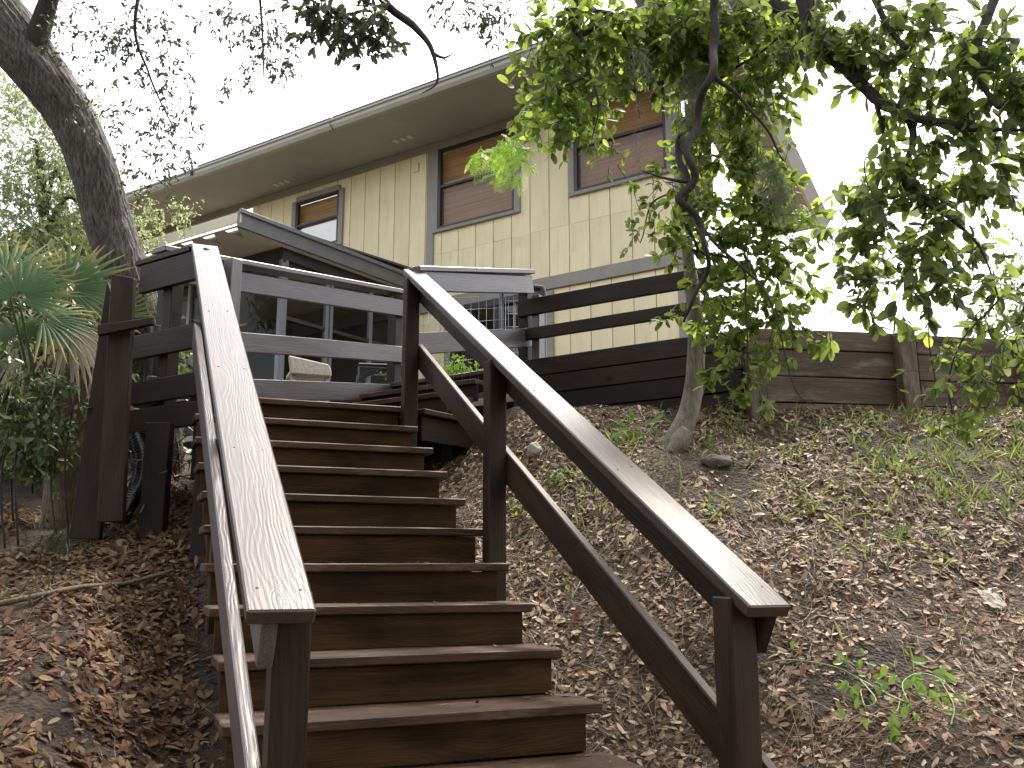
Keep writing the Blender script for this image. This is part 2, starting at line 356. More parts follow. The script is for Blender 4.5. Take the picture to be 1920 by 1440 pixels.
M['palm_dead'] = leafmat('dead_palmetto_blade', [(.3,.25,.17), (.42,.36,.26), (.2,.16,.1)], trans=.15)
M['moss'] = leafmat('spanish_moss', [(.25,.27,.2), (.36,.38,.28)], trans=.3, rough=.8)
def bark(name, a, c, sc=1.0, bump=.8):
    m, t, b = newmat(name); L = t.links.new
    tc = N(t, 'ShaderNodeTexCoord'); mp = N(t, 'ShaderNodeMapping'); mp.inputs['Scale'].default_value = (22*sc, 22*sc, 4*sc); L(tc.outputs['Object'], mp.inputs['Vector'])
    v = N(t, 'ShaderNodeTexNoise'); v.inputs['Scale'].default_value = 1.6; v.inputs['Detail'].default_value = 8; v.inputs['Roughness'].default_value = .65; L(mp.outputs[0], v.inputs['Vector'])
    n = N(t, 'ShaderNodeTexNoise'); n.inputs['Scale'].default_value = 2.5*sc; n.inputs['Detail'].default_value = 6; L(tc.outputs['Object'], n.inputs['Vector'])
    r = ramp(t, [(.36, a), (.62, c)]); L(v.outputs['Fac'], r.inputs[0])
    r2 = ramp(t, [(.35, (.55,.55,.5)), (.65, (1.0,1.0,1.0))]); L(n.outputs['Fac'], r2.inputs[0])
    mm = N(t, 'ShaderNodeMix', data_type='RGBA', blend_type='MULTIPLY'); mm.inputs[0].default_value = 1; L(r.outputs[0], mm.inputs[6]); L(r2.outputs[0], mm.inputs[7]); L(mm.outputs[2], b.inputs['Base Color'])
    b.inputs['Roughness'].default_value = .8
    bp = N(t, 'ShaderNodeBump'); bp.inputs['Strength'].default_value = bump; bp.inputs['Distance'].default_value = .015; L(v.outputs['Fac'], bp.inputs['Height']); L(bp.outputs[0], b.inputs['Normal'])
    return m
M['bark'] = bark('oak_bark', (.022, .018, .016), (.16, .135, .115), 1.6, 1.0)
M['bark_pale'] = bark('pale_bark', (.13, .11, .08), (.27, .24, .18), 2, .3)
M['twig'] = bark('twig_bark', (.014, .010, .008), (.05, .035, .027), 3, .3)
M['stick'] = bark('stick_bark', (.09, .06, .035), (.22, .16, .1), 3, .3)
def soil():
    m, t, b = newmat('leafy_soil'); L = t.links.new
    tc = N(t, 'ShaderNodeTexCoord')
    n1 = N(t, 'ShaderNodeTexNoise'); n1.inputs['Scale'].default_value = 1.8; n1.inputs['Detail'].default_value = 8; L(tc.outputs['Object'], n1.inputs['Vector'])
    n2 = N(t, 'ShaderNodeTexNoise'); n2.inputs['Scale'].default_value = 28; n2.inputs['Detail'].default_value = 8; n2.inputs['Roughness'].default_value = .7; L(tc.outputs['Object'], n2.inputs['Vector'])
    v = N(t, 'ShaderNodeTexVoronoi'); v.inputs['Scale'].default_value = 55; L(tc.outputs['Object'], v.inputs['Vector'])
    r1 = ramp(t, [(.38, (.032,.02,.012)), (.55, (.08,.055,.034)), (.7, (.17,.135,.095))]); L(n1.outputs['Fac'], r1.inputs[0])
    r2 = ramp(t, [(.34, (.25,.2,.17)), (.66, (1.2,1.12,1.05))]); L(n2.outputs['Fac'], r2.inputs[0])
    mm = N(t, 'ShaderNodeMix', data_type='RGBA', blend_type='MULTIPLY'); mm.inputs[0].default_value = 1; L(r1.outputs[0], mm.inputs[6]); L(r2.outputs[0], mm.inputs[7]); L(mm.outputs[2], b.inputs['Base Color'])
    b.inputs['Roughness'].default_value = .9
    ad = N(t, 'ShaderNodeMath', operation='ADD'); L(n2.outputs['Fac'], ad.inputs[0]); L(v.outputs['Distance'], ad.inputs[1])
    bp = N(t, 'ShaderNodeBump'); bp.inputs['Strength'].default_value = .9; bp.inputs['Distance'].default_value = .02; L(ad.outputs[0], bp.inputs['Height']); L(bp.outputs[0], b.inputs['Normal'])
    return m
M['soil'] = soil()

# ---------------------------------------------------------------- measured layout (eye level z = 0)
sv = V(-.3795, .925, 0); rv = V(.925, .3795, 0); Z = V(0,0,1)          # stair going / stair right
h = V(-.828, .561, 0); p = V(.561, .828, 0)                              # along the house to the left / into the house
T9 = V(-.70, 6.16, 1.03); RISE, RUN = .17, .301
def st(s, r, z): return V(T9.x, T9.y, 0)+sv*s+rv*r+Z*z                    # stair frame, s=0 at the landing edge
def nose_z(s): return 1.03+s*(RISE/RUN)                                  # nosing line height
C = V(1.59, 6.35, 0); POST2 = V(.11, 7.35, 0); WT = 1.60                 # retaining wall corner / fence post / wall top
wdir = V(.988, .156, 0)
A = V(-2.25, 6.0, 0)
HW = V(.29, 12.1, 0)                                                     # a point of the house wall

# ---------------------------------------------------------------- ground
_ys = [-60, 0, 1.5, 2.4, 3.0, 3.65, 4.5, 5.2, 5.8, 6.3, 7.0, 9.0, 14, 200]
_zr = [-1.9, -1.65, -1.35, -1.0, -.82, -.60, -.14, .30, .70, 1.02, 1.15, 1.3, 1.35, 1.4]
_zc = [-1.9, -1.65, -1.5, -1.2, -1.02, -.75, -.34, .03, .32, .55, .75, 1.1, 1.3, 1.4]
_zl = [-1.9, -1.65, -1.25, -.85, -.62, -.42, -.12, .06, .18, .30, .45, .9, 1.2, 1.4]
def gz(x, y, fine=True):
    a = np.interp(y, _ys, _zr); b = np.interp(y, _ys, _zc); c = np.interp(y, _ys, _zl)
    # x measured from the stair's centre line
    cx = -.70-.64-(y-6.0)*.41
    d = x-cx
    tr = min(1, max(0, (d-.85)/1.0)); tl = min(1, max(0, (-d-.78)/.7))
    tr = tr*tr*(3-2*tr); tl = tl*tl*(3-2*tl)
    z = b*(1-tr-tl)+a*tr+c*tl
    if fine:
        z += .07*noise.noise(Vector((x*.9, y*.9, 3.1)))+.05*noise.noise(Vector((x*2.7, y*2.7, 1.0)))+.02*noise.noise(Vector((x*8, y*8, 5)))
        # fill behind the retaining wall
    e = (x-C.x)*(-.156)+(y-C.y)*.988; e2 = (x-C.x)*p.x+(y-C.y)*p.y
    behind = (e > .12 and x >= C.x-.05) or (e2 > .12 and x < C.x and x > POST2.x-.1)
    if behind: z = max(z, 1.45)
    return z
def ground():
    xs = np.unique(np.concatenate([np.linspace(-120, -8, 12), np.linspace(-8, -3.6, 18), np.arange(-3.6, 4.6, .045), np.linspace(4.6, 9, 16), np.linspace(9, 120, 12)]))
    ys = np.unique(np.concatenate([np.linspace(-60, 1.2, 12), np.arange(1.2, 7.6, .045), np.linspace(7.6, 14, 24), np.linspace(14, 200, 12)]))
    v = [(x, y, gz(x, y)) for y in ys for x in xs]; nx = len(xs)
    f = [(j*nx+i, j*nx+i+1, (j+1)*nx+i+1, (j+1)*nx+i) for j in range(len(ys)-1) for i in range(nx-1)]
    link('ground', mesh_np('ground', v, f, True), M['soil'], kind='structure')
ground()

# ---------------------------------------------------------------- main staircase
stairs = thing('wooden_staircase', 'dark stained timber staircase with wide handrails climbing to the landing', 'staircase', st(-3.5, -.64, -1.2))
for i in range(-4, 10):
    s = (i-9)*RUN; z = 1.03+(i-9)*RISE
    # tread: nosing at s, overlaps the riser above
    board('tread', st(s+.143, -1.35+random.uniform(-.01,.01), z-.019), st(s+.143, 0+random.uniform(-.012,.012), z-.019), .285, .038, Z, M['tread'], stairs, bev=.005, warp=.0015)
    board('riser', st(s+.046, -1.33, z-.041-.066), st(s+.046, -.045, z-.041-.066), .131, .03, -sv, M['riser'], stairs, bev=.002, warp=.001)
def stringer(r):
    a, b = st(-4*RUN-9*RUN+.35, r, 0), st(.1, r, 0)
    s0, s1 = -13*RUN+.1, .1
    pts = [st(s0, r, nose_z(s0)-.36), st(s1, r, nose_z(s1)-.36), st(s1, r, nose_z(s1)-.2), st(s0, r, nose_z(s0)-.2)]
    prism('stringer', pts, rv, .04, M['shade'], stairs)
stringer(-1.30); stringer(-.085)
nail_me = None
def nails(p0, p1, n, wid, cnt):
    global nail_me
    if nail_me is None:
        bm = bmesh.new(); bmesh.ops.create_cone(bm, cap_ends=True, segments=8, radius1=.0045, radius2=.0035, depth=.002); nail_me = bpy.data.meshes.new('nail'); bm.to_mesh(nail_me); bm.free(); nail_me.materials.append(M['pipe'])
    d = (p1-p0).normalized(); side = n.cross(d)
    for k in range(cnt):
        for sg in (-1, 1):
            c = p0.lerp(p1, (k+.12)/cnt)+side*sg*wid*RNG.uniform(.25, .34)+d*RNG.uniform(-.02, .02)+n*.0205
            o = bpy.data.objects.new('nail', nail_me); COL.objects.link(o); o.parent = stairs; o.matrix_basis = world_of(stairs).inverted() @ Matrix.Translation(c) @ n.to_track_quat('Z', 'Y').to_matrix().to_4x4()
def rail_side(rp, out, rc, s_posts, s_end, low_end, upper_mat, capw=.146):
    for s, zb in s_posts:
        top = nose_z(s)+.896
        board('post', st(s, rp, zb), st(s, rp, top), .092, .092, rv, M['stain'], stairs, bev=.005)
    H = .94
    c0 = st(s_end, rc, nose_z(s_end)+H-.02); c1 = st(.04, rc, nose_z(.04)+H-.02)
    up = (sv.cross(rv)).cross(Z)
    d = (c1-c0).normalized(); n = rv.cross(d); n = n if n.z > 0 else -n
    board('handrail_cap', c0, c1, capw, .04, n, M['cap'], stairs, bev=.005, warp=.001)
    nails(c0, c1, n, capw, 5)
    rb = rp+out*(.046+.02)
    e0 = s_end+.05
    board('upper_rail', st(e0, rb, nose_z(e0)+H-.04-.075), st(-.02, rb, nose_z(-.02)+H-.04-.075), .038, .13, n, upper_mat, stairs, bev=.004)
    board('lower_rail', st(low_end, rb, nose_z(low_end)+.375), st(-.03, rb, nose_z(-.03)+.375), .038, .145, n, upper_mat, stairs, bev=.005, warp=.001)
rail_side(0.0, 1, .04, [(-.07, .6), (-1.617, nose_z(-1.617)-.35), (-3.57, -1.5)], -3.685, -4.0, M['stain'])
rail_side(-1.285, -1, -1.33, [(-.07, .5), (-1.7, nose_z(-1.7)-.35), (-3.52, -1.5)], -3.665, -4.2, M['rail'], .16)

# ---------------------------------------------------------------- landing and the upper flight
land = thing('landing_deck', 'raised timber landing with three-board railing at the top of the stairs', 'deck', (A.x+.6, A.y, .9))
# deck boards run parallel to the house
n_dir = p
L0 = V(-1.93, 5.6, 0)
for k in range(22):
    b_ = .07+k*.145; am = min((.553*b_-.33)/.833, .74)
    if am < -.5: continue
    o = L0+p*b_; board('deck_board', V(o.x, o.y, 1.008)+h*.6, V(o.x, o.y, 1.008)-h*am, .138, .036, Z, M['tread'], land, bev=.003)
# skirt boards facing the viewer, left of the handrail
for i, (vt, vb, x1) in enumerate([(468, 521, .60), (603, 649, .62), (694, 738, .60), (748, 793, .66)]):
    top = onwall(358, vt+6, L0, h).z; bot = onwall(358, vb+6, L0, h).z
    a = L0-h*.06; b = L0+h*x1
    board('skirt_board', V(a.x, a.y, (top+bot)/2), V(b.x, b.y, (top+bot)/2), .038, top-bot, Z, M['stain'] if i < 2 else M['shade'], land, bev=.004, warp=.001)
ez_ = onwall(358, 470, L0, h).z; a = L0+h*.10+p*.05; b = L0+h*.66+p*.05; board('edge_cap', V(a.x, a.y, ez_+.012), V(b.x, b.y, ez_+.012), .14, .034, Z, M['stain'], land)
# posts
def post(x, y, z0, z1, mat=None, w_=.09, parent=land, up=None):
    return board('post', V(x, y, z0), V(x, y, z1), w_, w_, up or h, mat or M['stain'], parent, bev=.004)
cp = L0+h*.36+p*.075; post(cp.x, cp.y, -.3, 2.0)
cp2 = L0+h*.22+p*.42; post(cp2.x, cp2.y, .2, 2.02, M['rail'])
# far rails: rise gently towards the house
def far_z(t, z0, sl=.135): return z0+sl*(t-.6)
def far(name, zt, zb, T=.038, off=0.0, W=None, mat='rail', sl=.135, t0=-.12, t1=2.42):
    zc_ = (zt+zb)/2; a = A+p*t0+h*off; b = A+p*t1+h*off
    board(name, V(a.x, a.y, far_z(t0, zc_, sl)), V(b.x, b.y, far_z(t1, zc_, sl)), T, zt-zb, Z, M[mat], land, bev=.004, warp=.0015)
ca = A+p*-.12; cb = A+p*2.42
board('rail_cap', V(ca.x, ca.y, far_z(-.12, 2.12, .12)), V(cb.x, cb.y, far_z(2.42, 2.12, .12)), .145, .036, Z, M['rail'], land, bev=.004)
far('rail_board', 2.06, 1.915, off=.0, sl=.12); far('rail_board', 1.62, 1.48); far('rail_board', 1.285, 1.14)
for t_ in (0.02, 2.3):
    q = A+p*t_+h*.068; post(q.x, q.y, .3, far_z(t_, 2.09, .12))
# right rail from the newel to the fence post
P1 = V(-.70, 6.16, 0)+p*.03; P2 = POST2-p*.03
def right_board(name, zl, zr, T, H, mat, off=0.0, e0=0.0, e1=.07):
    a = P1+h*-off+p*e0; b = P2+h*-off+p*e1
    board(name, V(a.x, a.y, zl), V(b.x, b.y, zr), T, H, Z, M[mat], land, bev=.004, warp=.001)
right_board('rail_cap', 1.985, 2.345, .14, .036, 'rail', -.0)
right_board('rail_board', 1.90, 2.235, .038, .14, 'rail', .03)
right_board('rail_board', 1.46, 1.80, .038, .15, 'rail', .03)
# wire mesh infill
wm = Bag()
for k in range(15):
    t_ = k/14; a = P1.lerp(P2, t_)+h*.012+p*0; wm.tube([(a.x, a.y, 1.12+.36*t_, .0018), (a.x, a.y, 1.9+.36*t_, .0018)], 4)
for k in range(9):
    z_ = 1.15+k*.095+0.0; wm.tube([(P1.x+h.x*.012, P1.y+h.y*.012, z_+.06, .0016), (P2.x+h.x*.012, P2.y+h.y*.012, z_+.42, .0016)], 4)
wm.build('wire_mesh', M['wire'], land)
# upper flight, treads parallel to the house
for k in range(3):
    o = V(-.70, 6.16, 0)+p*(.42+k*.36); z_ = 1.03+.15*(k+1)
    board('upper_tread', V(o.x, o.y, z_)-h*.0+p*.15, V(o.x, o.y, z_)+h*1.15+p*.15, .34, .036, Z, M['tread'], land)
    board('upper_riser', V(o.x, o.y, z_-.083)+p*.02, V(o.x, o.y, z_-.083)+h*1.15+p*.02, .02, .125, Z, M['shade'], land)
# edge beam of the landing on the right, and its end plank
e0 = onplane(789, 768, (0,0,1.03), (0,0,1)); 
E0 = V(-.66, 6.12, 0); E1 = E0+p*1.55
board('edge_plank', V(E0.x, E0.y, .99)+p*.02, V(E1.x, E1.y, .99), .19, .038, Z, M['stain'], land, bev=.005)
board('edge_beam', V(E0.x, E0.y, .885)-h*.03+p*.05, V(E1.x, E1.y, .885)-h*.03, .04, .165, Z, M['stain'], land, bev=.005)
for t_ in (.55, 1.3):
    q = E0+p*t_+h*.1; post(q.x, q.y, .1, .95, M['shade'])

# old leaning planks and bracing left of the landing
brace = thing('leaning_planks', 'old dark planks propped upright against the leaning oak trunk, a broken board nailed across', 'planks', at(200, 1000, 5.45))
def lean(pts, T, mat, name='plank', lab=None):
    if name == 'plank': pts = pts[1:]+pts[:1]
    prism(name, [at(u, v, y_) for u, v, y_ in pts], V(-.3,-1,.05), T, M[mat], brace, bev=.004, label=lab)
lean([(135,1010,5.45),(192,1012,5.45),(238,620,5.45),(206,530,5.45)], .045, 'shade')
lean([(188,980,5.35),(236,978,5.35),(256,525,5.35),(215,518,5.35)], .05, 'stain')
lean([(188,612,5.27),(290,598,5.27),(290,611,5.27),(188,632,5.27)], .04, 'shade', 'broken_board', 'broken splintered board nailed across')
for (u0, v0, u1, v1, y_, w_) in [(293, 800, 283, 1050, 5.5, .14), (372, 800, 372, 1085, 5.25, .085)]:
    a, b = at(u0, v0, y_), at(u1, v1, y_); b.z -= .1
    board('support_post', V(b.x, b.y, b.z), V(b.x+.0, b.y, a.z+.02), w_, .09, V(0,-1,0), M['shade'], land, bev=.004)

# ---------------------------------------------------------------- fence above the retaining wall and the wall itself
fence = thing('timber_retaining_wall', 'dark stained plank retaining wall with two open rails above, under the house', 'retaining wall', (POST2.x, POST2.y, .8))
def hz(t, z): q = POST2-h*t; return V(q.x, q.y, z)
for z_, hh in ((2.02, .135), (1.80, .095)):
    board('rail_board', hz(-.03, z_)-p*.06, hz(1.9, z_-.01)-p*.06, .038, hh, Z, M['stain'], fence, bev=.004, warp=.002)
board('post', hz(0, .4), hz(0, 2.28), .09, .09, h, M['stain'], fence, bev=.005)
board('post', hz(.12, .7)-p*.0, hz(.12, 2.12), .09, .07, h, M['rail'], fence, bev=.005)
zz = WT
for k in range(6):
    hh = .145
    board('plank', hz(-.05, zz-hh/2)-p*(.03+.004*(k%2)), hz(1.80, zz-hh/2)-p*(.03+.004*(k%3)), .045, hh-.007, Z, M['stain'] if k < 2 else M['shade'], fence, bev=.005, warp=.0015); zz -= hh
board('gap_backing', hz(-.05, WT-.45)+p*.02, hz(1.80, WT-.45)+p*.02, .02, .85, Z, M['shade'], fence)  # dark sheet added so the plank gaps don't show bright background
board('post', hz(1.75, .6)+p*.05, hz(1.75, WT-.02)+p*.05, .09, .09, h, M['shade'], fence)
wall2 = thing('weathered_retaining_wall', 'grey weathered plank retaining wall with square posts at the top of the bank', 'retaining wall', (C.x, C.y, .9))
def wz(t, z, o=0): q = C+wdir*t; return V(q.x-wdir.y*o, q.y+wdir.x*o, z)
for (a0, a1) in ((.0, 1.28), (1.30, 2.55), (2.57, 4.2)):
    zz = WT+.02
    for k, hh in enumerate((.15, .19, .185, .18)):
        board('plank', wz(a0+.004, zz-hh/2, random.uniform(-.006,.006)), wz(a1, zz-hh/2, random.uniform(-.006,.006)), .045, hh-.008, Z, M['wall_wood'], wall2, bev=.005, warp=.003); zz -= hh
board('gap_backing', wz(.01, WT-.34, .04), wz(4.2, WT-.34, .04), .02, .66, Z, M['shade'], wall2)  # added dark sheet, blocks bright ground and sky between the planks
for t_ in (.02, 1.18, 2.12, 3.4):
    board('post', wz(t_, .75, -.08), wz(t_+random.uniform(-.02,.01), WT+.01 if t_ > .1 else WT-.24, -.08), .1, .12 if t_ > .1 else .06, wdir, M['wall_wood'], wall2, bev=.006)

# ---------------------------------------------------------------- house
house = thing('house', 'two-storey cream sided house with grey eaves and woven blinds above the deck', 'house', (HW.x, HW.y, 1.4))
def hw(t, z, out=0.0):                                     # t: metres to the left along the wall, out: towards the viewer
    q = HW+h*t-p*out; return V(q.x, q.y, z)
def wall_t(u, v):
    q = onwall(u, v, HW, h); return (q-HW).dot(h), q.z
TR = wall_t(1290, 600)[0]; TL = 5.7; ZTOP = wall_t(803, 275)[1]; ZB = wall_t(1005, 528)[1]
FLOOR = 1.35
# windows: (left u, top v, right u, bottom v) measured at left/right jambs
def rect(u0, vt, u1, vb, uref=None):
    t0, _ = wall_t(u0, vt); t1, _ = wall_t(u1, vt); _, zt = wall_t(uref or u0, vt); _, zb = wall_t(uref or u0, vb)
    return t0, t1, zt, zb
WINS = [rect(560, 382, 640, 476, 560)+(0,), rect(826, 283, 968, 432, 826)+(1,), rect(1078, 205, 1250, 364, 1078)+(2,)]
DOOR = (wall_t(850, 600)[0], wall_t(1022, 560)[0], wall_t(1022, 556)[1], FLOOR)
GR = .305
holes = [(a, b, zt, zb) for a, b, zt, zb, _ in WINS]+[DOOR]
# backing wall with real openings, then one board per column and segment
def backing():
    ts = sorted({TL, TR, *[x for w_ in holes for x in (w_[0], w_[1])]}); zs = sorted({FLOOR-.6, ZTOP, *[x for w_ in holes for x in (w_[2], w_[3])]})
    vs, fs = [], []
    for i in range(len(ts)-1):
        for j in range(len(zs)-1):
            tc_, zc_ = (ts[i]+ts[i+1])/2, (zs[j]+zs[j+1])/2
            if any(w_[1] < tc_ < w_[0] and w_[3] < zc_ < w_[2] for w_ in holes): continue
            o = len(vs); vs += [hw(ts[i], zs[j]), hw(ts[i+1], zs[j]), hw(ts[i+1], zs[j+1]), hw(ts[i], zs[j+1])]; fs.append((o, o+1, o+2, o+3))
    link('wall', mesh_np('wall', vs, fs), M['cream_back'], house)
    me = mesh_np('end_wall', [hw(TR, FLOOR-.6), hw(TR, FLOOR-.6)+V(.9,6.2,0), hw(TR, ZTOP)+V(.9,6.2,0), hw(TR, ZTOP)], [(0,1,2,3)]); link('end_wall', me, M['cream'], house)
backing()
t_ = TR+.0
col = 0
for (za, zb) in ((ZTOP-.02, ZB+.02), (ZB-.16, FLOOR-.5)):
    t_ = TR+.09
    while t_ < TL:
        a, b = t_+.006, min(t_+GR-.006, TL)
        segs = [(zb, za)]
        for (w0, w1, wt, wb) in holes:
            if b > w1-.05 and a < w0+.05:
                new = []
                for (q0, q1) in segs:
                    if wb < q1 and wt > q0:
                        if wb-.01 > q0: new.append((q0, min(wb-.01, q1)))
                        if wt+.03 < q1: new.append((max(wt+.03, q0), q1))
                    else: new.append((q0, q1))
                # part of a board that stays beside the opening
                if a < w1-.02:
                    aa, bb = a, w1-.0
                    board('siding_board', hw((aa+bb)/2, max(zb, wb-.03), .009), hw((aa+bb)/2, min(za, wt+.03), .009), bb-aa, .018, -p, M['cream'], house, bev=.002)
                if b > w0+.02:
                    aa, bb = w0, b
                    board('siding_board', hw((aa+bb)/2, max(zb, wb-.03), .009), hw((aa+bb)/2, min(za, wt+.03), .009), bb-aa, .018, -p, M['cream'], house, bev=.002)
                segs = new
        js = 4.40
        segs = [x for (q0, q1) in segs for x in ([(q0, js-.001), (js+.001, q1)] if (q0 < js-.1 and q1 > js+.1 and t_ < 1.6) else [(q0, q1)])]
        for (q0, q1) in segs:
            if q1-q0 > .04: board('siding_board', hw((a+b)/2, q0, .009), hw((a+b)/2, q1, .009), b-a, .018, -p, M['cream'], house, bev=.002, warp=.0008)
        t_ += GR
# band between storeys, corner trim, frieze under the soffit, vertical trim
board('band_trim', hw(TR-.03, ZB-.07, .035), hw(TL, ZB-.07, .035), .045, .17, Z, M['trim'], house)
board('corner_trim', hw(TR+.04, FLOOR-.5, .03), hw(TR+.04, ZTOP, .03), .12, .03, -p, M['trim'], house)
board('frieze_trim', hw(TR, ZTOP-.05, .035), hw(TL, ZTOP-.05, .035), .03, .12, Z, M['trim'], house)
tt = wall_t(810, 400)[0]
board('vertical_trim', hw(tt, ZB+.02, .035), hw(tt, ZTOP-.02, .035), .13, .035, -p, M['trim'], house)
# windows
for (w0, w1, wt, wb, k) in WINS:
    tw = .09
    win = board('window', hw(w0+tw/2, wb-.04, .04), hw(w0+tw/2, wt+.02, .04), tw, .04, -p, M['trim'], house)
    board('casing', hw(w1-tw/2, wb-.04, .04), hw(w1-tw/2, wt+.02, .04), tw, .04, -p, M['trim'], win)
    board('casing', hw(w0, wb-.02, .045), hw(w1, wb-.02, .045), .05, .045, Z, M['trim'], win)
    board('casing', hw(w0, wt+tw/2, .04), hw(w1, wt+tw/2, .04), .04, tw, Z, M['trim'], win)
    fw = .045
    for (a, b) in ((w0-fw/2, None), (w1+fw/2, None)):
        board('sash', hw(a, wb, .02), hw(a, wt, .02), fw, .06, -p, M['dark_frame'], win)
    for z_, f2 in ((wb+fw/2, fw), (wt-fw/2, fw), ((wt+wb)/2+(0.02 if k == 0 else .03), .04)):
        board('sash', hw(w0-fw, z_, .021), hw(w1+fw, z_, .021), .055, f2, Z, M['dark_frame'], win)
    zm = (wt+wb)/2+.03
    for (za_, zb2, gm) in ((wb, zm, 'glass_low' if k else 'glass_sky'), (zm, wt, 'glass')):
        link('glass', mesh_np('glass', [hw(w0, za_, .0), hw(w1, za_, .0), hw(w1, zb2, .0), hw(w0, zb2, .0)], [(0,1,2,3)]), M[gm], win)
    zb_ = wb if k else wt-.42
    me = mesh_np('blind', [(x.x, x.y, x.z) for x in (hw(w0+.05, zb_, -.09), hw(w1-.05, zb_, -.09), hw(w1-.05, wt, -.09), hw(w0+.05, wt, -.09))], [(0,1,2,3)]); link('blind', me, M['blind'], win)
    me = mesh_np('room', [hw(w0+.1, wb-.1, -1.2), hw(w1-.1, wb-.1, -1.2), hw(w1-.1, wt+.1, -1.2), hw(w0+.1, wt+.1, -1.2)], [(0,1,2,3)]); link('room_back', me, M['porch_in'], win)
# patio door on the lower storey
w0, w1, wt, wb = DOOR
door = board('patio_door', hw(w0+.06, wb, .04), hw(w0+.06, wt, .04), .1, .05, -p, M['trim'], house)
board('casing', hw(w1-.08, wb, .04), hw(w1-.08, wt+.05, .04), .14, .05, -p, M['trim'], door)
board('casing', hw(w0, wt+.03, .042), hw(w1, wt+.03, .042), .05, .1, Z, M['dark_frame'], door)
for f_ in (.0, .18, .5, .55, .98):
    tt = w0+(w1-w0)*f_; board('door_stile', hw(tt, wb, .02), hw(tt, wt, .02), .07, .06, -p, M['dark_frame'], door)
link('glass', mesh_np('glass', [hw(w0, wb), hw(w1, wb), hw(w1, wt), hw(w0, wt)], [(0,1,2,3)]), M['glass'], door)
link('room_back', mesh_np('room', [hw(w0+.6, wb, -.6), hw(w1-.6, wb, -.6), hw(w1-.6, wt+.3, -.6), hw(w0+.6, wt+.3, -.6)], [(0,1,2,3)]), M['shade'], door)  # dark sheet, shade in its colour, stands for the dim room
# little utility bracket by the vertical trim
bt, bz = wall_t(783, 316); board('bracket', hw(bt-.05, bz, .03), hw(bt+.05, bz, .03), .03, .13, Z, M['cream'], house)
# eave: soffit, gutter, roof
EV = 1.15; EZ = ZTOP+.03
TR2 = TR-.95; TL2 = 13.0
board('soffit', hw(TR2, EZ, EV/2), hw(TL2, EZ, EV/2), EV, .03, Z, M['soffit'], house)
for u_, v_ in ((755, 260), (528, 343), (350, 407)):
    q = onplane(u_, v_, (0,0,EZ-.016), (0,0,1)); t0 = (q-HW).dot(h); o0 = -(q-HW).dot(p)
    vt_ = board('soffit_vent', hw(t0-.2, EZ-.018, o0), hw(t0+.2, EZ-.018, o0), .12, .006, Z, M['soffit'], house)
    for kk in range(3): board('louvre', hw(t0-.13+kk*.13, EZ-.024, o0-.05), hw(t0-.13+kk*.13, EZ-.024, o0+.05), .06, .006, Z, M['soffit_pale'], vt_, bev=0)
# gutter profile (K-style) swept along the eave
prof = [(0,0), (.0,-.0), (.07,.0), (.10,.05), (.10,.10), (.125,.105), (.125,.13), (-.0,.13)]
def sweep(name, prof, t0, t1, mat):
    vs = []; n = len(prof)
    for t2 in (t0, t1): vs += [hw(t2, EZ-.03+b, EV+a) for a, b in prof]
    fs = [(i, (i+1)%n, n+(i+1)%n, n+i) for i in range(n)]+[tuple(range(n))[::-1], tuple(range(n, 2*n))]
    link(name, mesh_np(name, vs, fs), M[mat], house)
sweep('gutter', prof[1:], TR2, TL2, 'gutter')
def sleeve(t2):
    vs = []; pr = [(a*1.03+.002, b*1.03-.003) for a, b in prof[1:]]; n = len(pr)
    for q2 in (t2, t2+.05): vs += [hw(q2, EZ-.03+b, EV+a) for a, b in pr]
    link('gutter_joint', mesh_np('gutter_joint', vs, [(i, (i+1)%n, n+(i+1)%n, n+i) for i in range(n)]), M['gutter'], house)
for t2 in (1.1, 3.9, 6.9, 9.9): sleeve(t2)
gh = wall_t(757, 225)[0]; tube('gutter_strap', [(*hw(2.62, EZ+.14, EV+.1), .006), (*hw(2.62, EZ+.02, EV+.135), .006), (*hw(2.62, EZ-.05, EV+.06), .006)], 6, M['black'], house)
# roof planes over the main body; only the eave overhang runs on to the left over the side yard
RZ = EZ+.1
q = [hw(TR2, RZ, EV), hw(TL, RZ, EV), hw(TL, RZ+2.2, -5.0), hw(TR2, RZ+2.2, -5.0)]
prism('roof', q, V(0,0,1), .1, M['roof'], house)
q = [hw(TL, RZ, EV), hw(TL2, RZ, EV), hw(TL2, RZ+.05, 0), hw(TL, RZ+.05, 0)]
prism('roof', q, V(0,0,1), .06, M['roof'], house)
board('eave_beam', hw(TL, ZTOP-.03, .0), hw(TL2, ZTOP-.03, .0), .06, .14, Z, M['trim'], house)
link('left_wall', mesh_np('left_wall', [hw(TL, FLOOR-.5), hw(TL, FLOOR-.5)+p*8, hw(TL, ZTOP+2)+p*8, hw(TL, ZTOP)], [(0,1,2,3)]), M['cream'], house)
# right rake of the roof going down and away
r0 = at(1345, 0, 9.9); r1 = at(1548, 425, 13.2)
d_ = (r1-r0).normalized()
board('rake_board', r0-d_*.6, r1, .05, .24, V(.3,-.3,1), M['gutter'], house)
n_ = d_.cross(V(0,0,1)).normalized()
a_, b_ = r0-d_*.6, r1
prism('rake_soffit', [a_, b_, b_-n_*.9+Z*.0, a_-n_*.9], V(0,0,1), .04, M['soffit'], house)

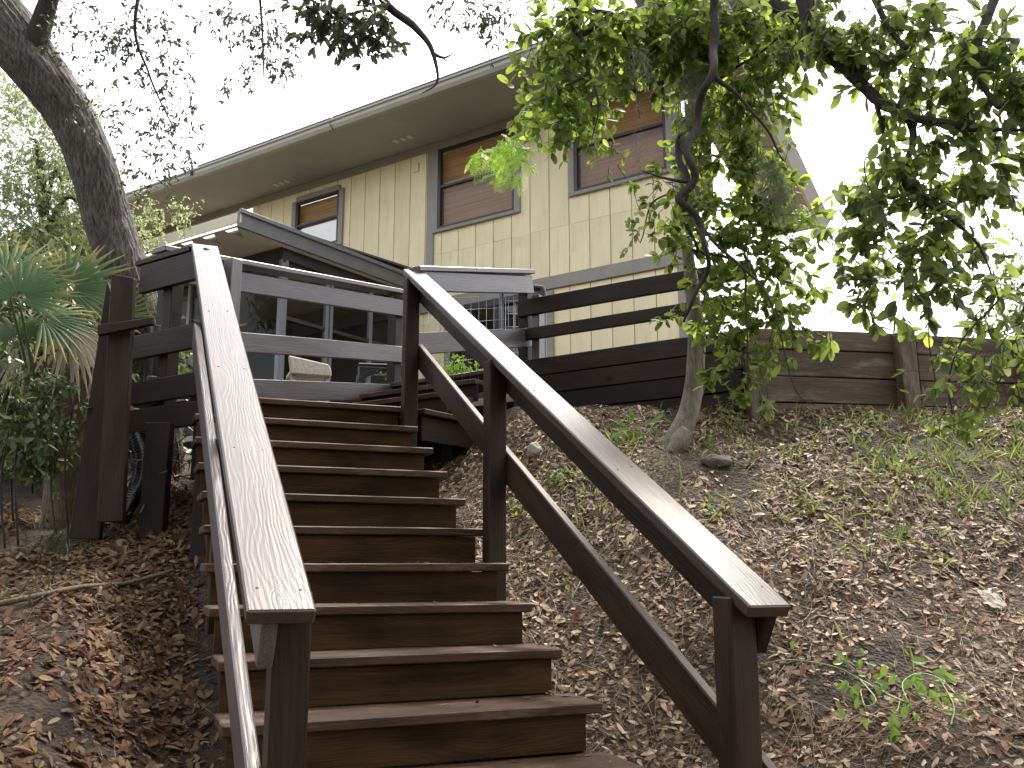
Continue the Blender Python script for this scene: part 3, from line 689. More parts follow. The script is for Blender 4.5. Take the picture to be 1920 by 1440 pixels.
# ---------------------------------------------------------------- porch wing
porch = thing('screened_porch', 'dark glazed porch wing with grey fascia under the long eave', 'porch', (-3.0, 11.5, 1.4))
PZ = 4.05; RC = V(-3.23, 10.6, 0)                                   # roof corner
pe = 3.25
board('fascia', V(RC.x, RC.y, PZ-.02)-p*.02, V(RC.x, RC.y, PZ-.02)+p*pe, .04, .2, Z, M['fascia'], porch)
board('drip_edge', V(RC.x, RC.y, PZ+.075)-p*.02-h*.03, V(RC.x, RC.y, PZ+.075)+p*pe-h*.03, .05, .05, Z, M['porch_frame'], porch)
board('fascia_front', V(RC.x, RC.y, PZ)-h*.02, V(RC.x, RC.y, PZ)+h*4.6, .03, .13, Z, M['soffit_pale'], porch)
# ceiling with triangular openings near its front edge
def ceiling():
    vs, fs = [], []
    def P(a, b): q = RC+h*a+p*b; return (q.x, q.y, PZ-.09)
    L_ = 4.6; n = 11; w_ = L_/n
    def add(*pts):
        o = len(vs); vs.extend(pts); fs.append(tuple(range(o, o+len(pts))))
    for k in range(n):
        a0, a1 = k*w_, (k+1)*w_; m0, m1 = a0+w_*.25, a1-w_*.25; b0, b1 = .05, .33
        add(P(a0, 0), P(a1, 0), P(a1, b0), P(a0, b0))
        add(P(a0, b0), P(m0, b0), P(m0, b1), P(a0, b1)); add(P(m1, b0), P(a1, b0), P(a1, b1), P(m1, b1))
        add(P(m0, b0), P(m1, b1), P(m0, b1))
        add(P(a0, b1), P(a1, b1), P(a1, pe), P(a0, pe))
    link('ceiling', mesh_np('ceiling', vs, fs), M['soffit_pale'], porch)
ceiling()
q = [V(RC.x, RC.y, PZ+.06)+p*.42+h*.0, V(RC.x, RC.y, PZ+.06)+h*4.6+p*.42, V(RC.x, RC.y, PZ+.2)+h*4.6+p*pe, V(RC.x, RC.y, PZ+.2)+p*pe]
prism('roof', q, V(0,0,1), .03, M['roof'], porch)
PC = RC+p*.85+h*.17
zt = PZ-.12; zb = FLOOR-.1
def pp(a, b, z): q = PC+h*a+p*b; return V(q.x, q.y, z)
board('header', pp(0, -.03, zt-.06), pp(0, 2.35, zt-.06), .06, .16, Z, M['porch_dark'], porch)
board('header', pp(-.03, 0, zt-.08), pp(4.0, 0, zt-.08), .06, .2, Z, M['porch_dark'], porch)
board('soffit_strip', pp(-.085, -.3, zt+.02), pp(-.085, 2.35, zt+.02), .09, .03, Z, M['soffit_pale'], porch)
for b_, w_ in ((0.02, .11), (.78, .06), (.86, .05), (1.62, .06), (2.3, .08)):
    board('mullion', pp(0, b_, zb), pp(0, b_, zt-.14), w_, .06, h, M['porch_frame'], porch)
for a_ in (.9, 1.8, 2.7, 3.6): board('mullion', pp(a_, 0, zb), pp(a_, 0, zt-.16), .06, .06, p, M['porch_frame'], porch)
board('sill_rail', pp(0, 0, zb+.5), pp(0, 2.3, zb+.5), .05, .06, Z, M['porch_frame'], porch)
board('top_rail', pp(0, 0, 3.05), pp(0, 2.3, 3.05), .05, .05, Z, M['porch_dark'], porch)
for n_, (x0, x1) in (('pane', ((0.07, .75), (0,))), ):
    pass
for b0, b1 in ((.07,.75), (.9,1.59), (1.65,2.26)):
    link('pane', mesh_np('pane', [pp(.01,b0,zb), pp(.01,b1,zb), pp(.01,b1,zt-.14), pp(.01,b0,zt-.14)], [(0,1,2,3)]), M['screen'], porch)
for a0, a1 in ((.05,.87), (.93,1.77), (1.83,2.67), (2.73,3.57)):
    link('pane', mesh_np('pane', [pp(a0,.01,zb), pp(a1,.01,zb), pp(a1,.01,zt-.16), pp(a0,.01,zt-.16)], [(0,1,2,3)]), M['screen'], porch)
vs = [pp(3.9,.05,zb), pp(3.9,2.3,zb), pp(3.9,2.3,zt), pp(3.9,.05,zt), pp(.0,2.32,zb), pp(0.0,2.32,zt)]
link('inner_wall', mesh_np('inner_wall', vs, [(0,1,2,3), (1,4,5,2)]), M['porch_in'], porch)
link('porch_floor', mesh_np('porch_floor', [pp(0,0,zb+.02), pp(3.9,0,zb+.02), pp(3.9,2.3,zb+.02), pp(0,2.3,zb+.02)], [(0,1,2,3)]), M['conc'], porch)
hl = pp(-.06, 1.66, 2.35); board('door_lever', hl, hl+p*.1-h*.02, .02, .02, Z, M['wire'], porch); board('lever_plate', hl-Z*.1+p*.02, hl+Z*.1+p*.02, .04, .012, h, M['wire'], porch)

# patio slab
prism('patio', [V(*(A+p*2.9+h*4).xy, FLOOR), V(*(HW+h*7).xy, FLOOR), V(*(HW-h*2.2).xy, FLOOR), V(*(POST2+p*.3).xy, FLOOR)], V(0,0,1), .06, M['conc'], None)['kind'] = 'structure'

# ---------------------------------------------------------------- patio things
def chair():
    c0 = at(575, 757, 9.0); base = V(c0.x, c0.y, FLOOR+.06)
    t = thing('patio_chair', 'beige woven patio chair seen behind the landing rails', 'chair', base)
    tl = at(540, 671, 9.0); tr = at(608, 690, 9.0)
    ax = V(.93, .37, 0); by = V(-.37, .93, 0)
    topz = tl.z
    def q(a, b, z): w_ = base+ax*a+by*b; return V(w_.x, w_.y, z)
    prism('backrest', [q(-.17, 0, base.z+.4), q(.22, 0, base.z+.4), q(.22, 0, topz-.12), q(.19, 0, topz-.06), q(-.2, 0, topz)], -by, .06, M['wicker'], t, bev=.012)
    prism('seat', [q(-.17, 0, base.z+.4), q(.22, 0, base.z+.4), q(.2, .42, base.z+.42), q(-.15, .42, base.z+.42)], Z, .06, M['wicker'], t, bev=.015)
    for a in (-.14, .19):
        for b in (.02, .38): board('leg', q(a, b, base.z), q(a, b, base.z+.41), .045, .045, ax, M['wicker'], t)
chair()
def round_chair():
    b = at(722, 760, 8.7); base = V(b.x, b.y, FLOOR+.06)
    t = thing('metal_armchair', 'black metal chair with curved back behind the right end of the rails', 'chair', base)
    ax = V(.98, .2, 0); by = V(-.2, .98, 0)
    topz = at(722, 692, 8.7).z
    pts = []
    for k in range(17):
        th = math.pi*k/16; w_ = base+ax*(-.27*math.cos(th)); pts.append((w_.x, w_.y, topz-.18+.18*math.sin(th), .014))
    tube('back_hoop', smooth_path(pts, 32), 8, M['black'], t)
    prism('backrest', [base+ax*(-.25*math.cos(math.pi*k/10))+Z*(topz-base.z-.2+.16*math.sin(math.pi*k/10)) for k in range(11)]+[base+ax*.25+Z*(.42), base-ax*.25+Z*.42], -by, .012, M['pipe'], t)
    prism('seat', [base-ax*.26+Z*.42, base+ax*.26+Z*.42, base+ax*.24+by*.45+Z*.43, base-ax*.24+by*.45+Z*.43], Z, .04, M['pipe'], t, bev=.01)
    for a in (-.25, .25):
        for bb in (.0, .43): w_ = base+ax*a+by*bb; tube('leg', [(w_.x, w_.y, base.z, .013), (w_.x, w_.y, base.z+.42, .013)], 8, M['black'], t)
round_chair()
gate = thing('metal_gate_frame', 'black tubular metal frame standing behind the fence post', 'gate', at(1020, 690, 8.2))
a, b, c_ = at(940, 552, 8.2), at(1018, 540, 8.2), at(1018, 700, 8.2)
tube('frame', smooth_path([(a.x, a.y, b.z, .03), ((a.x+b.x)/2, b.y, b.z, .03), (b.x-.05, b.y, b.z, .03), (b.x, b.y, b.z-.04, .03), (b.x, b.y, b.z-.3, .03), (b.x, b.y, FLOOR, .03)], 40), 12, M['black'], gate)
tube('frame', [(a.x, a.y, b.z, .022), (a.x, a.y, FLOOR, .022)], 10, M['black'], gate)
mb = Bag()
for k in range(5): xx = a.x+(b.x-a.x)*(k+.5)/5; mb.tube([(xx, a.y, b.z, .004), (xx, a.y, FLOOR+.1, .004)], 4)
for k in range(9): z_ = FLOOR+.15+k*.12; mb.tube([(a.x, a.y, z_, .004), (b.x, a.y, z_, .004)], 4)
mb.build('wire_grid', M['wire'], gate)

# ---------------------------------------------------------------- leaves
LEAF_F = [(0,1,2,3,4), (0,4,5,6,7)]
def leaf_verts(P, D, Nn, L, W, fold=.14, curl=.15):
    """P base (n,3), D direction, Nn normal, L/W (n,) -> (n*8,3): base, left side, tip, right side"""
    D = D/np.linalg.norm(D, axis=1, keepdims=True)
    Sd = np.cross(Nn, D); Sd /= np.maximum(np.linalg.norm(Sd, axis=1, keepdims=True), 1e-6); Nn = np.cross(D, Sd)
    n = len(P); out = np.zeros((n, 8, 3))
    tab = [(0,0), (.22,.68), (.56,1.0), (.88,.68), (1.0,0), (.88,-.68), (.56,-1.0), (.22,-.68)]
    for i, (a, s) in enumerate(tab):
        out[:, i] = P+D*(L*a)[:, None]+Sd*(W*.5*s)[:, None]+Nn*((abs(s)*fold*W*.5)-(curl*L*a*a))[:, None]
    return out.reshape(-1, 3)
def unit(n): v = RNG.normal(size=(n, 3)); return v/np.linalg.norm(v, axis=1, keepdims=True)
def sprigs(centres, dirs, leafL, n_leaf, spread, aspect=.45, down=.25):
    """leaf sprays on short twigs; returns leaf verts, twig paths"""
    LV = []; TW = []
    for c, d in zip(centres, dirs):
        d = np.array(d)/np.linalg.norm(d); Ls = spread*RNG.uniform(.6, 1.3)
        bend = unit(1)[0]*.35; pts = [c+d*Ls*t+bend*Ls*t*t for t in (0, .35, .7, 1)]
        TW.append([(*pts[0], leafL*.045), (*pts[1], leafL*.035), (*pts[2], leafL*.025), (*pts[3], leafL*.015)])
        k = max(3, int(n_leaf*RNG.uniform(.6, 1.4))); ts = RNG.uniform(.15, 1, k); ts[:3] = 1
        P = np.array([c+d*Ls*t+bend*Ls*t*t for t in ts])
        D = d[None, :]*.6+unit(k)*.9; D[:, 2] -= down
        Nn = unit(k)*.7; Nn[:, 2] += .8
        L_ = leafL*RNG.uniform(.6, 1.2, k)
        LV.append(leaf_verts(P, D, Nn, L_, L_*aspect*RNG.uniform(.8, 1.2, k)))
    return LV, TW
def crown(tree, blobs, leafL, mat, n_leaf=9, spread=.16, aspect=.45, dens=1.0, down=.3, name='foliage', droop=.3, twigmat='twig', depthvar=.45):
    """blobs: (u, v, ru, rv, depth, amount)"""
    LV = []; bag = Bag()
    for (u, v, ru, rv_, Yd, am) in blobs:
        c = at(u, v, Yd); k = Yd/1720.0; rx, rz = ru*k, rv_*k; ry = min(max(rx, rz), .7)*depthvar/.45*.6
        lf = (leafL/k)*(leafL*aspect/k)*.6
        n = max(2, int(math.pi*ru*rv_/lf*am*dens/n_leaf*3.4))
        q = unit(n)*(RNG.uniform(.05, 1, n)**.42)[:, None]
        cen = np.array([c.x, c.y, c.z])+q*np.array([rx, ry, rz]); dr = q*.6+unit(n)*.6; dr[:, 2] -= droop
        a, b = sprigs(cen, dr, leafL, n_leaf, spread, aspect, down); LV += a
        for t in b: bag.tube(t, 3)
    if not LV: return
    me = quads_np(name, np.concatenate(LV), 8, LEAF_F, smooth=False)
    link(name, me, M[mat], tree, kind='stuff')
    bag.build('twigs', M[twigmat], tree, kind='stuff')
def branch(tree, pts, mat='twig', name='branch', sides=10, n=40, wob=.0):
    P = [(*at(u, v, Y), r) for (u, v, Y, r) in pts]
    sp = smooth_path(P, n)
    def bp(pt, th, r, i): return r*(1+.18*noise.noise(Vector((pt.x*9, pt.y*9, pt.z*9+th*1.2))))
    if wob:
        for i in range(len(sp)): 
            nn = noise.noise_vector(Vector((sp[i][0]*5, sp[i][1]*5, sp[i][2]*5))); sp[i][:3] += np.array(nn)*wob
    return tube(name, sp, sides, M[mat], tree, bp)

# left leaning oak
oak = thing('leaning_oak_tree', 'large oak with rough dark bark leaning up to the left behind the landing', 'tree', at(300, 900, 6.9))
Yt = 6.6
tp = [(*at(300, 960, Yt+.15), .22), (*at(290, 760, Yt+.1), .185), (*at(272, 640, Yt+.05), .17), (*at(240, 520, Yt), .18), (*at(205, 420, Yt), .185), (*at(180, 330, Yt-.05), .18), (*at(140, 230, Yt-.1), .185), (*at(70, 130, Yt-.15), .215), (*at(-20, 20, Yt-.2), .25), (*at(-150, -130, Yt-.2), .25), (*at(-300, -420, Yt), .22)]
def ridge(pt, th, r, i):
    v = Vector((math.cos(th)*3, math.sin(th)*3, pt.z*2.0)); a = abs(noise.noise(Vector((v.x*2.6, v.y*2.6, v.z*1.6)))); b = abs(noise.noise(Vector((v.x*5.5+3, v.y*5.5, v.z*4)))); c2 = noise.noise(v*.5)
    return r*.9*(1+.13*min(a, .35)+.10*min(b, .3)+.10*c2-.04)
tube('trunk', smooth_path(tp, 420), 170, M['bark'], oak, ridge)
for k, pts in enumerate([[(60,120,6.4,.09), (110,-40,6.2,.06), (230,-160,6.0,.04)], [(-60,-60,6.4,.12), (150,-220,5.8,.08), (420,-260,5.4,.04)], [(330,-240,5.5,.03), (255,20,5.6,.012), (280,140,5.7,.007), (330,250,5.7,.004)], [(470,-200,5.5,.02), (490,30,5.7,.008), (495,150,5.7,.004)]]):
    branch(oak, pts, 'twig')
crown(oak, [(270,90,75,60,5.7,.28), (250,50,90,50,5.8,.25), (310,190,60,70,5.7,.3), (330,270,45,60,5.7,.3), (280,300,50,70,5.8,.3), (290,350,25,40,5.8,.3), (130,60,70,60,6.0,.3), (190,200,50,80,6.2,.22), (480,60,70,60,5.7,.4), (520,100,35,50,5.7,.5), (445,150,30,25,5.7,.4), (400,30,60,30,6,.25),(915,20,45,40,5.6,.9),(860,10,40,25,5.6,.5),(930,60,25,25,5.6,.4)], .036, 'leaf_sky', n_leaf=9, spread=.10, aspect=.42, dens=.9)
# outer crown above the frame, shading the bank and the stairs
crown(oak, [(200,-500,600,260,5.6,.35), (-300,-300,500,300,6.2,.4)], .10, 'leaf_dark', n_leaf=10, spread=.3, dens=.22, name='upper_foliage')

# slender pale tree in front of the retaining wall
slim = thing('slender_tree', 'slender pale-barked tree curving up in front of the retaining wall, crown over the windows', 'tree', at(1262, 828, 5.95))
tube('trunk', smooth_path([(*(at(1250, 850, 5.88)-V(0,0,.08)), .085), (*at(1274, 815, 5.92), .074), (*at(1292, 770, 5.95), .066), (*at(1303, 700, 5.95), .058), (*at(1306, 620, 5.9), .055), (*at(1298, 540, 5.8), .045), (*at(1288, 450, 5.7), .036), (*at(1296, 380, 5.6), .034), (*at(1282, 300, 5.55), .033), (*at(1298, 200, 5.5), .033), (*at(1325, 90, 5.45), .033), (*at(1335, -120, 5.4), .03)], 140), 24, M['bark_pale'], slim, lambda pt, th, r, i: r*(1+.12*noise.noise(Vector((pt.x*8+th, pt.y*8, pt.z*5)))))
tube('root', smooth_path([(*(at(1280, 812, 5.9)), .06), (*(at(1262, 832, 5.82)-V(0,0,.03)), .045), (*(at(1238, 846, 5.75)-V(0,0,.06)), .02)], 20), 12, M['bark_pale'], slim)
for pts in [[(1338,-60,4.75,.026), (1346,80,4.8,.024), (1334,150,4.7,.022), (1302,230,4.8,.02), (1290,290,4.7,.019), (1300,340,4.75,.022), (1276,380,4.75,.019), (1312,430,4.75,.016), (1318,500,4.75,.013), (1305,560,4.8,.011), (1290,600,4.9,.006)], [(1296,340,4.75,.012), (1240,330,4.75,.006), (1205,322,4.75,.003)], [(1338,140,4.75,.014), (1420,220,4.7,.008), (1470,300,4.7,.004)],
            [(1335,-60,5.4,.04), (1500,40,5.0,.045), (1510,90,4.9,.035), (1512,120,4.8,.02)],
            [(1298,210,5.4,.014), (1270,290,5.2,.02), (1290,330,5.1,.018), (1285,400,5.1,.013), (1310,470,5.1,.008)],
            [(1320,110,5.4,.02), (1240,60,5.2,.018), (1150,30,5.1,.015), (1060,15,5.0,.01)],
            [(1150,30,5.1,.014), (1085,60,4.95,.02), (1075,-10,4.9,.022)],
            [(1085,60,4.95,.018), (1105,130,4.9,.012), (1060,160,4.9,.006)], [(1102,125,4.9,.01), (1120,200,4.9,.006), (1110,260,4.9,.003)],
            [(1160,30,5.1,.012), (1185,120,5.0,.008), (1200,220,4.9,.004)],
            [(1290,400,5.1,.012), (1370,480,4.9,.008), (1430,540,4.8,.006), (1470,640,4.7,.004), (1490,730,4.7,.003), (1525,760,4.7,.002)],
            [(1296,470,5.2,.01), (1390,500,5.0,.008), (1400,640,4.9,.004), (1400,760,4.9,.003)],
            [(1345,150,5.3,.01), (1440,90,5.1,.006), (1500,30,5.0,.004)],
            [(1290,350,5.2,.008), (1225,380,5.0,.005), (1200,455,4.9,.003)]]:
    branch(slim, pts, wob=.05 if pts[0][:2] == (1338, -60) else .02, n=90 if pts[0][:2] == (1338, -60) else 40)
crown(slim, [(1130,50,180,80,5.1,1.3), (1330,40,160,60,5.2,1.3), (1480,60,70,70,5.0,.9), (1030,60,50,50,5.0,.8), (1030,130,60,55,5.0,.8), (1060,210,90,60,5.1,1.0), (1105,190,75,50,5.2,.9), (1180,60,90,60,5.0,.5),
             (1240,80,100,75,5.2,.9), (1340,60,110,70,5.2,1.0), (1340,150,110,90,5.3,1.0), (1410,110,80,90,5.2,.9), (1400,230,80,80,5.2,.95), (1340,270,80,80,5.3,.8),
             (1440,300,50,80,5.2,.9), (1370,380,100,80,5.3,1.0), (1300,430,60,70,5.2,.8), (1450,440,90,70,5.2,.95), (1400,520,100,70,5.2,.9), (1500,490,50,50,5.2,.6),
             (1330,570,70,60,5.1,.8), (1420,600,80,50,5.0,.7), (1350,650,60,45,5.0,.7), (1470,590,60,50,5.0,.5), (1390,690,50,45,4.9,.5), (1500,620,60,30,4.9,.35), (1435,700,40,30,4.8,.35)], .072, 'leaf', n_leaf=8, spread=.13, aspect=.5, dens=1.0, depthvar=.3)
crown(slim, [(1230,380,30,50,4.8,.35), (1205,425,22,40,4.7,.55), (1190,460,18,18,4.7,.6), (1130,290,60,30,5.0,.3), (1245,330,40,30,4.9,.5)], .058, 'leaf', n_leaf=6, spread=.10, aspect=.5, name='near_foliage')
# upper crown above the frame
crown(slim, [(1250,-250,420,180,5.2,.4)], .09, 'leaf', n_leaf=10, spread=.3, dens=.22, name='upper_foliage')

# oak limb overhanging from the right
limb = thing('overhanging_oak_tree', 'dark oak whose crooked limb and leaves hang over the bank on the right', 'tree', (5.6, 3.6, gz(5.6, 3.6)))
tube('trunk', smooth_path([(5.6,3.6,-.8,.26), (5.5,3.7,1,.22), (5.1,3.9,2.6,.2), (4.3,4.1,3.9,.16)], 60), 32, M['bark'], limb, ridge)
for pts in [[(2600,-200,4.3,.15), (2000,-160,4.6,.09), (1620,-90,4.8,.06), (1500,-20,4.7,.05)],
            [(1500,-30,4.7,.05), (1540,90,4.65,.04), (1590,130,4.6,.036), (1650,190,4.5,.03), (1700,218,4.4,.028), (1712,240,4.4,.022)],
            [(1710,222,4.4,.022), (1775,230,4.3,.018), (1850,245,4.3,.012), (1930,240,4.2,.008)],
            [(1710,225,4.4,.02), (1712,270,4.4,.018), (1695,335,4.4,.015), (1730,375,4.35,.013), (1790,420,4.3,.009), (1840,470,4.3,.006), (1870,560,4.3,.004)],
            [(1640,180,4.5,.014), (1665,290,4.5,.006), (1625,300,4.5,.004), (1630,420,4.5,.003)],
            [(1900,-60,4.4,.03), (1830,90,4.3,.02), (1870,200,4.2,.012), (1920,160,4.2,.01)],
            [(1620,-60,4.6,.02), (1660,40,4.4,.016), (1700,90,4.3,.012)],
            [(1870,560,4.3,.004), (1800,640,4.3,.004), (1780,720,4.3,.004), (1790,790,4.3,.003)],
            [(1745,560,4.3,.003), (1742,640,4.3,.003), (1755,720,4.3,.003), (1745,790,4.3,.002)]]:
    branch(limb, pts, wob=.015)
crown(limb, [(1540,40,80,60,4.6,1.1), (1640,50,100,70,4.5,1.2), (1880,120,70,120,4.3,.9), (1640,150,60,50,4.5,.7), (1740,110,100,80,4.4,1.0), (1850,60,90,60,4.3,.6), (1860,170,80,90,4.3,1.0), (1730,190,60,50,4.4,.9),
             (1780,290,120,70,4.4,1.0), (1660,300,45,60,4.5,.6), (1640,380,60,70,4.5,.7), (1730,380,80,50,4.4,.9), (1870,310,60,50,4.3,.9), (1720,450,100,50,4.4,.75), (1600,450,50,60,4.6,.6),
             (1820,420,80,50,4.4,.7), (1640,510,60,60,4.5,.55), (1740,530,70,45,4.4,.7), (1840,520,60,50,4.3,.6), (1590,560,50,40,4.6,.45), (1880,590,60,50,4.3,.6), (1690,570,40,30,4.4,.3), (1840,640,60,40,4.3,.5), (1900,680,40,50,4.2,.5)],
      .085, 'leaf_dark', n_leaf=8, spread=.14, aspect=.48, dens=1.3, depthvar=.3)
crown(limb, [(1750,680,25,60,4.2,.4), (1800,740,45,50,4.2,.55), (1765,800,30,15,4.1,.9), (1850,690,60,50,4.2,.6), (1890,740,35,50,4.2,.7), (1905,640,40,50,4.2,.7), (1650,520,50,60,4.5,.4)], .06, 'leaf', n_leaf=6, spread=.10, aspect=.42, name='near_foliage')
crown(limb, [(1900,-300,500,220,4.6,.4), (2300,200,260,400,4.6,.4)], .09, 'leaf_dark', n_leaf=10, spread=.3, dens=.22, name='upper_foliage')

# leafy bough at the top centre with the bare crooked twig
bough = thing('oak_bough', 'dense dark leafy bough with a bare crooked twig at the top centre', 'branch', at(640, -120, 4.2))
branch(bough, [(520,-420,4.2,.06), (600,-250,4.2,.045), (660,-120,4.2,.03), (720,0,4.2,.022), (780,55,4.2,.017), (808,90,4.2,.012), (820,150,4.2,.006), (790,175,4.2,.002)], wob=.01)
branch(bough, [(808,98,4.2,.009), (830,108,4.2,.006), (848,102,4.2,.003)]); branch(bough, [(828,106,4.2,.005), (840,118,4.2,.002)])
branch(bough, [(640,-150,4.2,.02), (620,0,4.2,.012), (600,70,4.2,.004)])
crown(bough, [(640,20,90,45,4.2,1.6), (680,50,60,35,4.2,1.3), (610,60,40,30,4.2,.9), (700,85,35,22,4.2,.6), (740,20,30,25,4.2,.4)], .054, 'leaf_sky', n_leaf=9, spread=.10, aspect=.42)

# feathery bright mimosa sprays
def fern():
    t = thing('mimosa_spray', 'bright yellow-green feathery mimosa leaves hanging before the upper windows', 'branch', at(1050, 150, 5.3))
    LV = []; bag = Bag()
    sp = []
    for (u, v, ru, rv_, n) in ((935,300,60,42,36), (985,262,35,25,8), (1100,235,35,28,18), (1010,200,55,50,14), (1060,150,60,40,8), (1500,410,35,25,6)):
        for _ in range(n):
            a_ = RNG.uniform(0, 6.28); r_ = math.sqrt(RNG.uniform()); sp.append((at(u+ru*r_*math.cos(a_), v+rv_*r_*math.sin(a_), RNG.uniform(5.1, 5.4)), (RNG.normal()*.7-.35, RNG.normal()*.4, RNG.normal()*.45-.45)))
    for (c, d) in sp:
        d = np.array(d, float); d /= np.linalg.norm(d); L0_ = RNG.uniform(.09, .14); nv = unit(1)[0]*.6+np.array([0, -.8, .4]); c = np.array(c)
        bag.tube([(*c, .003), (*(c+d*L0_), .001)], 3)
        side = np.cross(d, nv); side /= np.linalg.norm(side)
        for k in range(6):
            for sg in (-1, 1):
                b0 = c+d*L0_*(.12+.88*k/6); pd = d*.6+side*sg; pd /= np.linalg.norm(pd); pl = .05*(1-.6*abs(k/6-.4)); 
                n = 11; ts = np.linspace(.12, 1, n)
                sag = np.array([0, 0, -.02])
                P = b0+pd[None, :]*(pl*ts)[:, None]+sag*(ts**2)[:, None]
                for s2 in (-1, 1):
                    q = np.cross(pd, nv)*s2; D = np.tile(q+pd*.5, (n, 1))+unit(n)*.08
                    LV.append(leaf_verts(P, D, np.tile([0., -.8, .5], (n, 1))+unit(n)*.25, np.full(n, .0065), np.full(n, .0036)))
    link('foliage', quads_np('foliage', np.concatenate(LV), 8, LEAF_F, smooth=False), M['fern'], t, kind='stuff'); bag.build('stems', M['fern'], t, kind='stuff')
fern()

# spanish moss
def moss(pts, label):
    t = thing('spanish_moss', label, 'moss', at(*pts[0][:2], pts[0][4])); bag = Bag()
    for (u, v, ru, rv_, Y, n) in pts:
        for _ in range(n):
            a = RNG.uniform(0, 2*math.pi); r = math.sqrt(RNG.uniform()); c = np.array(at(u+ru*r*math.cos(a), v+rv_*r*math.sin(a), Y)); ln = RNG.uniform(.06, .2)
            pt = [c+np.array([RNG.normal()*.018, RNG.normal()*.018, -ln*k/5]) for k in range(6)]
            bag.tube([(*q, .0011) for q in pt], 3)
    bag.build('strands', M['moss'], t, kind='stuff')
moss([(1305,60,16,70,5.2,150), (1300,150,22,60,5.15,170), (1288,210,18,30,5.1,60)], 'grey spanish moss strands trailing down the slender tree trunk')
moss([(1450,330,25,55,5.0,90), (1430,290,20,40,5.0,40), (1475,370,25,30,5.0,60)], 'pale spanish moss tangle hanging beside the roof rake')
moss([(1200,110,25,30,4.8,30), (1195,230,6,60,4.7,14)], 'thin wisps of spanish moss before the third window')

# far pale trees on the left
def far_tree(name, label, blobs, leafL, Y, tr, mat='leaf_pale', **k):
    x, y = at(tr[0], 800, Y).xy
    t = thing(name, label, 'tree', (x, y, gz(x, y, False)))
    z0 = gz(x, y, False)-.1
    top = at(tr[0]+tr[1], tr[2], Y)
    tube('trunk', smooth_path([(x, y, z0, .12), (x*.7+top.x*.3, y, z0*.6+top.z*.4, .09), (*top, .03)], 20), 8, M['bark'], t)
    for (u, v, ru, rv_, Yd, am) in blobs[:4]:
        m_ = at(u, v, Yd); tube('branch', smooth_path([(*(top*.75+Vector((x, y, z0))*.25), .04), (*((top+m_)*.5), .025), (*m_, .008)], 12), 6, M['twig'], t)
    crown(t, blobs, leafL, mat, **k)
far_tree('background_tree', 'pale sunlit fine-leaved tree between the palmetto and the leaning oak', [(60,260,110,70,11,.3), (70,380,120,60,11,.55), (120,350,60,60,11,.4), (180,440,80,40,11,.8), (60,440,100,40,11,.9), (20,330,60,60,11,.4), (300,400,60,22,10.2,.6), (230,450,60,40,11,.8), (110,200,90,60,11.5,.4), (40,180,60,60,11.5,.5), (130,300,100,60,11.5,.5)], .05, 11, (90, -10, 300), n_leaf=10, spread=.2, aspect=.4, dens=1.35)
far_tree('background_tree', 'green tree rising behind the far right end of the retaining wall', [(1900,560,50,60,9,.8), (1900,640,60,60,9,.9), (1930,480,60,60,9,.6)], .06, 9, (1950, 0, 500), mat='leaf', n_leaf=10, spread=.2, dens=.9)

# ---------------------------------------------------------------- palmetto and undergrowth
def fan(Bag_v, attr, c, nrm, up, Rr, n=24, span=2.6, droop=.25):
    c = np.array(c); nrm = np.array(nrm, float); nrm /= np.linalg.norm(nrm); up = np.array(up, float); up -= nrm*up.dot(nrm); up /= np.linalg.norm(up); sd_ = np.cross(nrm, up)
    for k in range(n):
        th = -span+2*span*k/(n-1)+RNG.normal()*.03; d = up*math.cos(th)+sd_*math.sin(th); L_ = Rr*(1-.22*abs(th)/span)*RNG.uniform(.88, 1.05); wv_ = np.cross(nrm, d)
        for j, a in enumerate((.12, .4, .7, 1.0)):
            q = c+d*L_*a+nrm*(.10*a)*Rr+np.array([0, 0, -droop*L_*a*a]); wd = (.010, .017, .012, .001)[j]*Rr/.5
            Bag_v += [q-wv_*wd, q+nrm*wd*.6, q+wv_*wd]; attr += [max(0, min(1, a*.72+RNG.uniform(-.05, .12)+(.0 if RNG.uniform() < .6 else .22)))*(.45 if a < .5 else 1)]*3
def palmetto(name, label, fans, mat, base, trunk=True):
    t = thing(name, label, 'palmetto', base); vs = []; at_ = []
    for (u, v, Y, nrm, up, Rr, n, span, dr) in fans:
        c = at(u, v, Y); fan(vs, at_, c, nrm, up, Rr, n, span, dr)
        tube('stalk', smooth_path([(base[0], base[1], base[2]+.15, .012), ((base[0]+c.x)/2, (base[1]+c.y)/2, (base[2]+c.z)/2+.12, .01), (*c, .007)], 14), 6, M['palm_dead' if mat == 'palm_dead' else 'bush'], t)
    me = quads_np('fronds', np.array(vs), 12, [(0,1,4,3), (1,2,5,4), (3,4,7,6), (4,5,8,7), (6,7,10,9), (7,8,11,10)], smooth=False)
    a = me.attributes.new('along', 'FLOAT', 'POINT'); a.data.foreach_set('value', np.array(at_, dtype=np.float32))
    link('frond', me, M[mat], t, kind='stuff')
b0 = at(110, 850, 5.9); 
palmetto('saw_palmetto', 'green saw palmetto with orange-tipped fan leaves at the left edge', [
    (35,560,5.3,(.1,-.8,.5),(.2,0,1),.46,24,1.9,.12), (10,520,5.5,(.2,-.7,.6),(-.4,0,1),.5,24,2.0,.1), (80,600,5.5,(.3,-.7,.6),(.9,0,.4),.42,20,1.7,.3), (30,640,5.6,(-.1,-.8,.5),(-.6,0,.7),.45,22,1.9,.3), (125,540,5.9,(.3,-.8,.4),(.7,0,.8),.5,24,1.7,.1), (200,600,6.3,(-.2,-.8,.5),(.8,0,.3),.5,22,1.9,.1)], 'palm', (b0.x, b0.y, gz(b0.x, b0.y)))
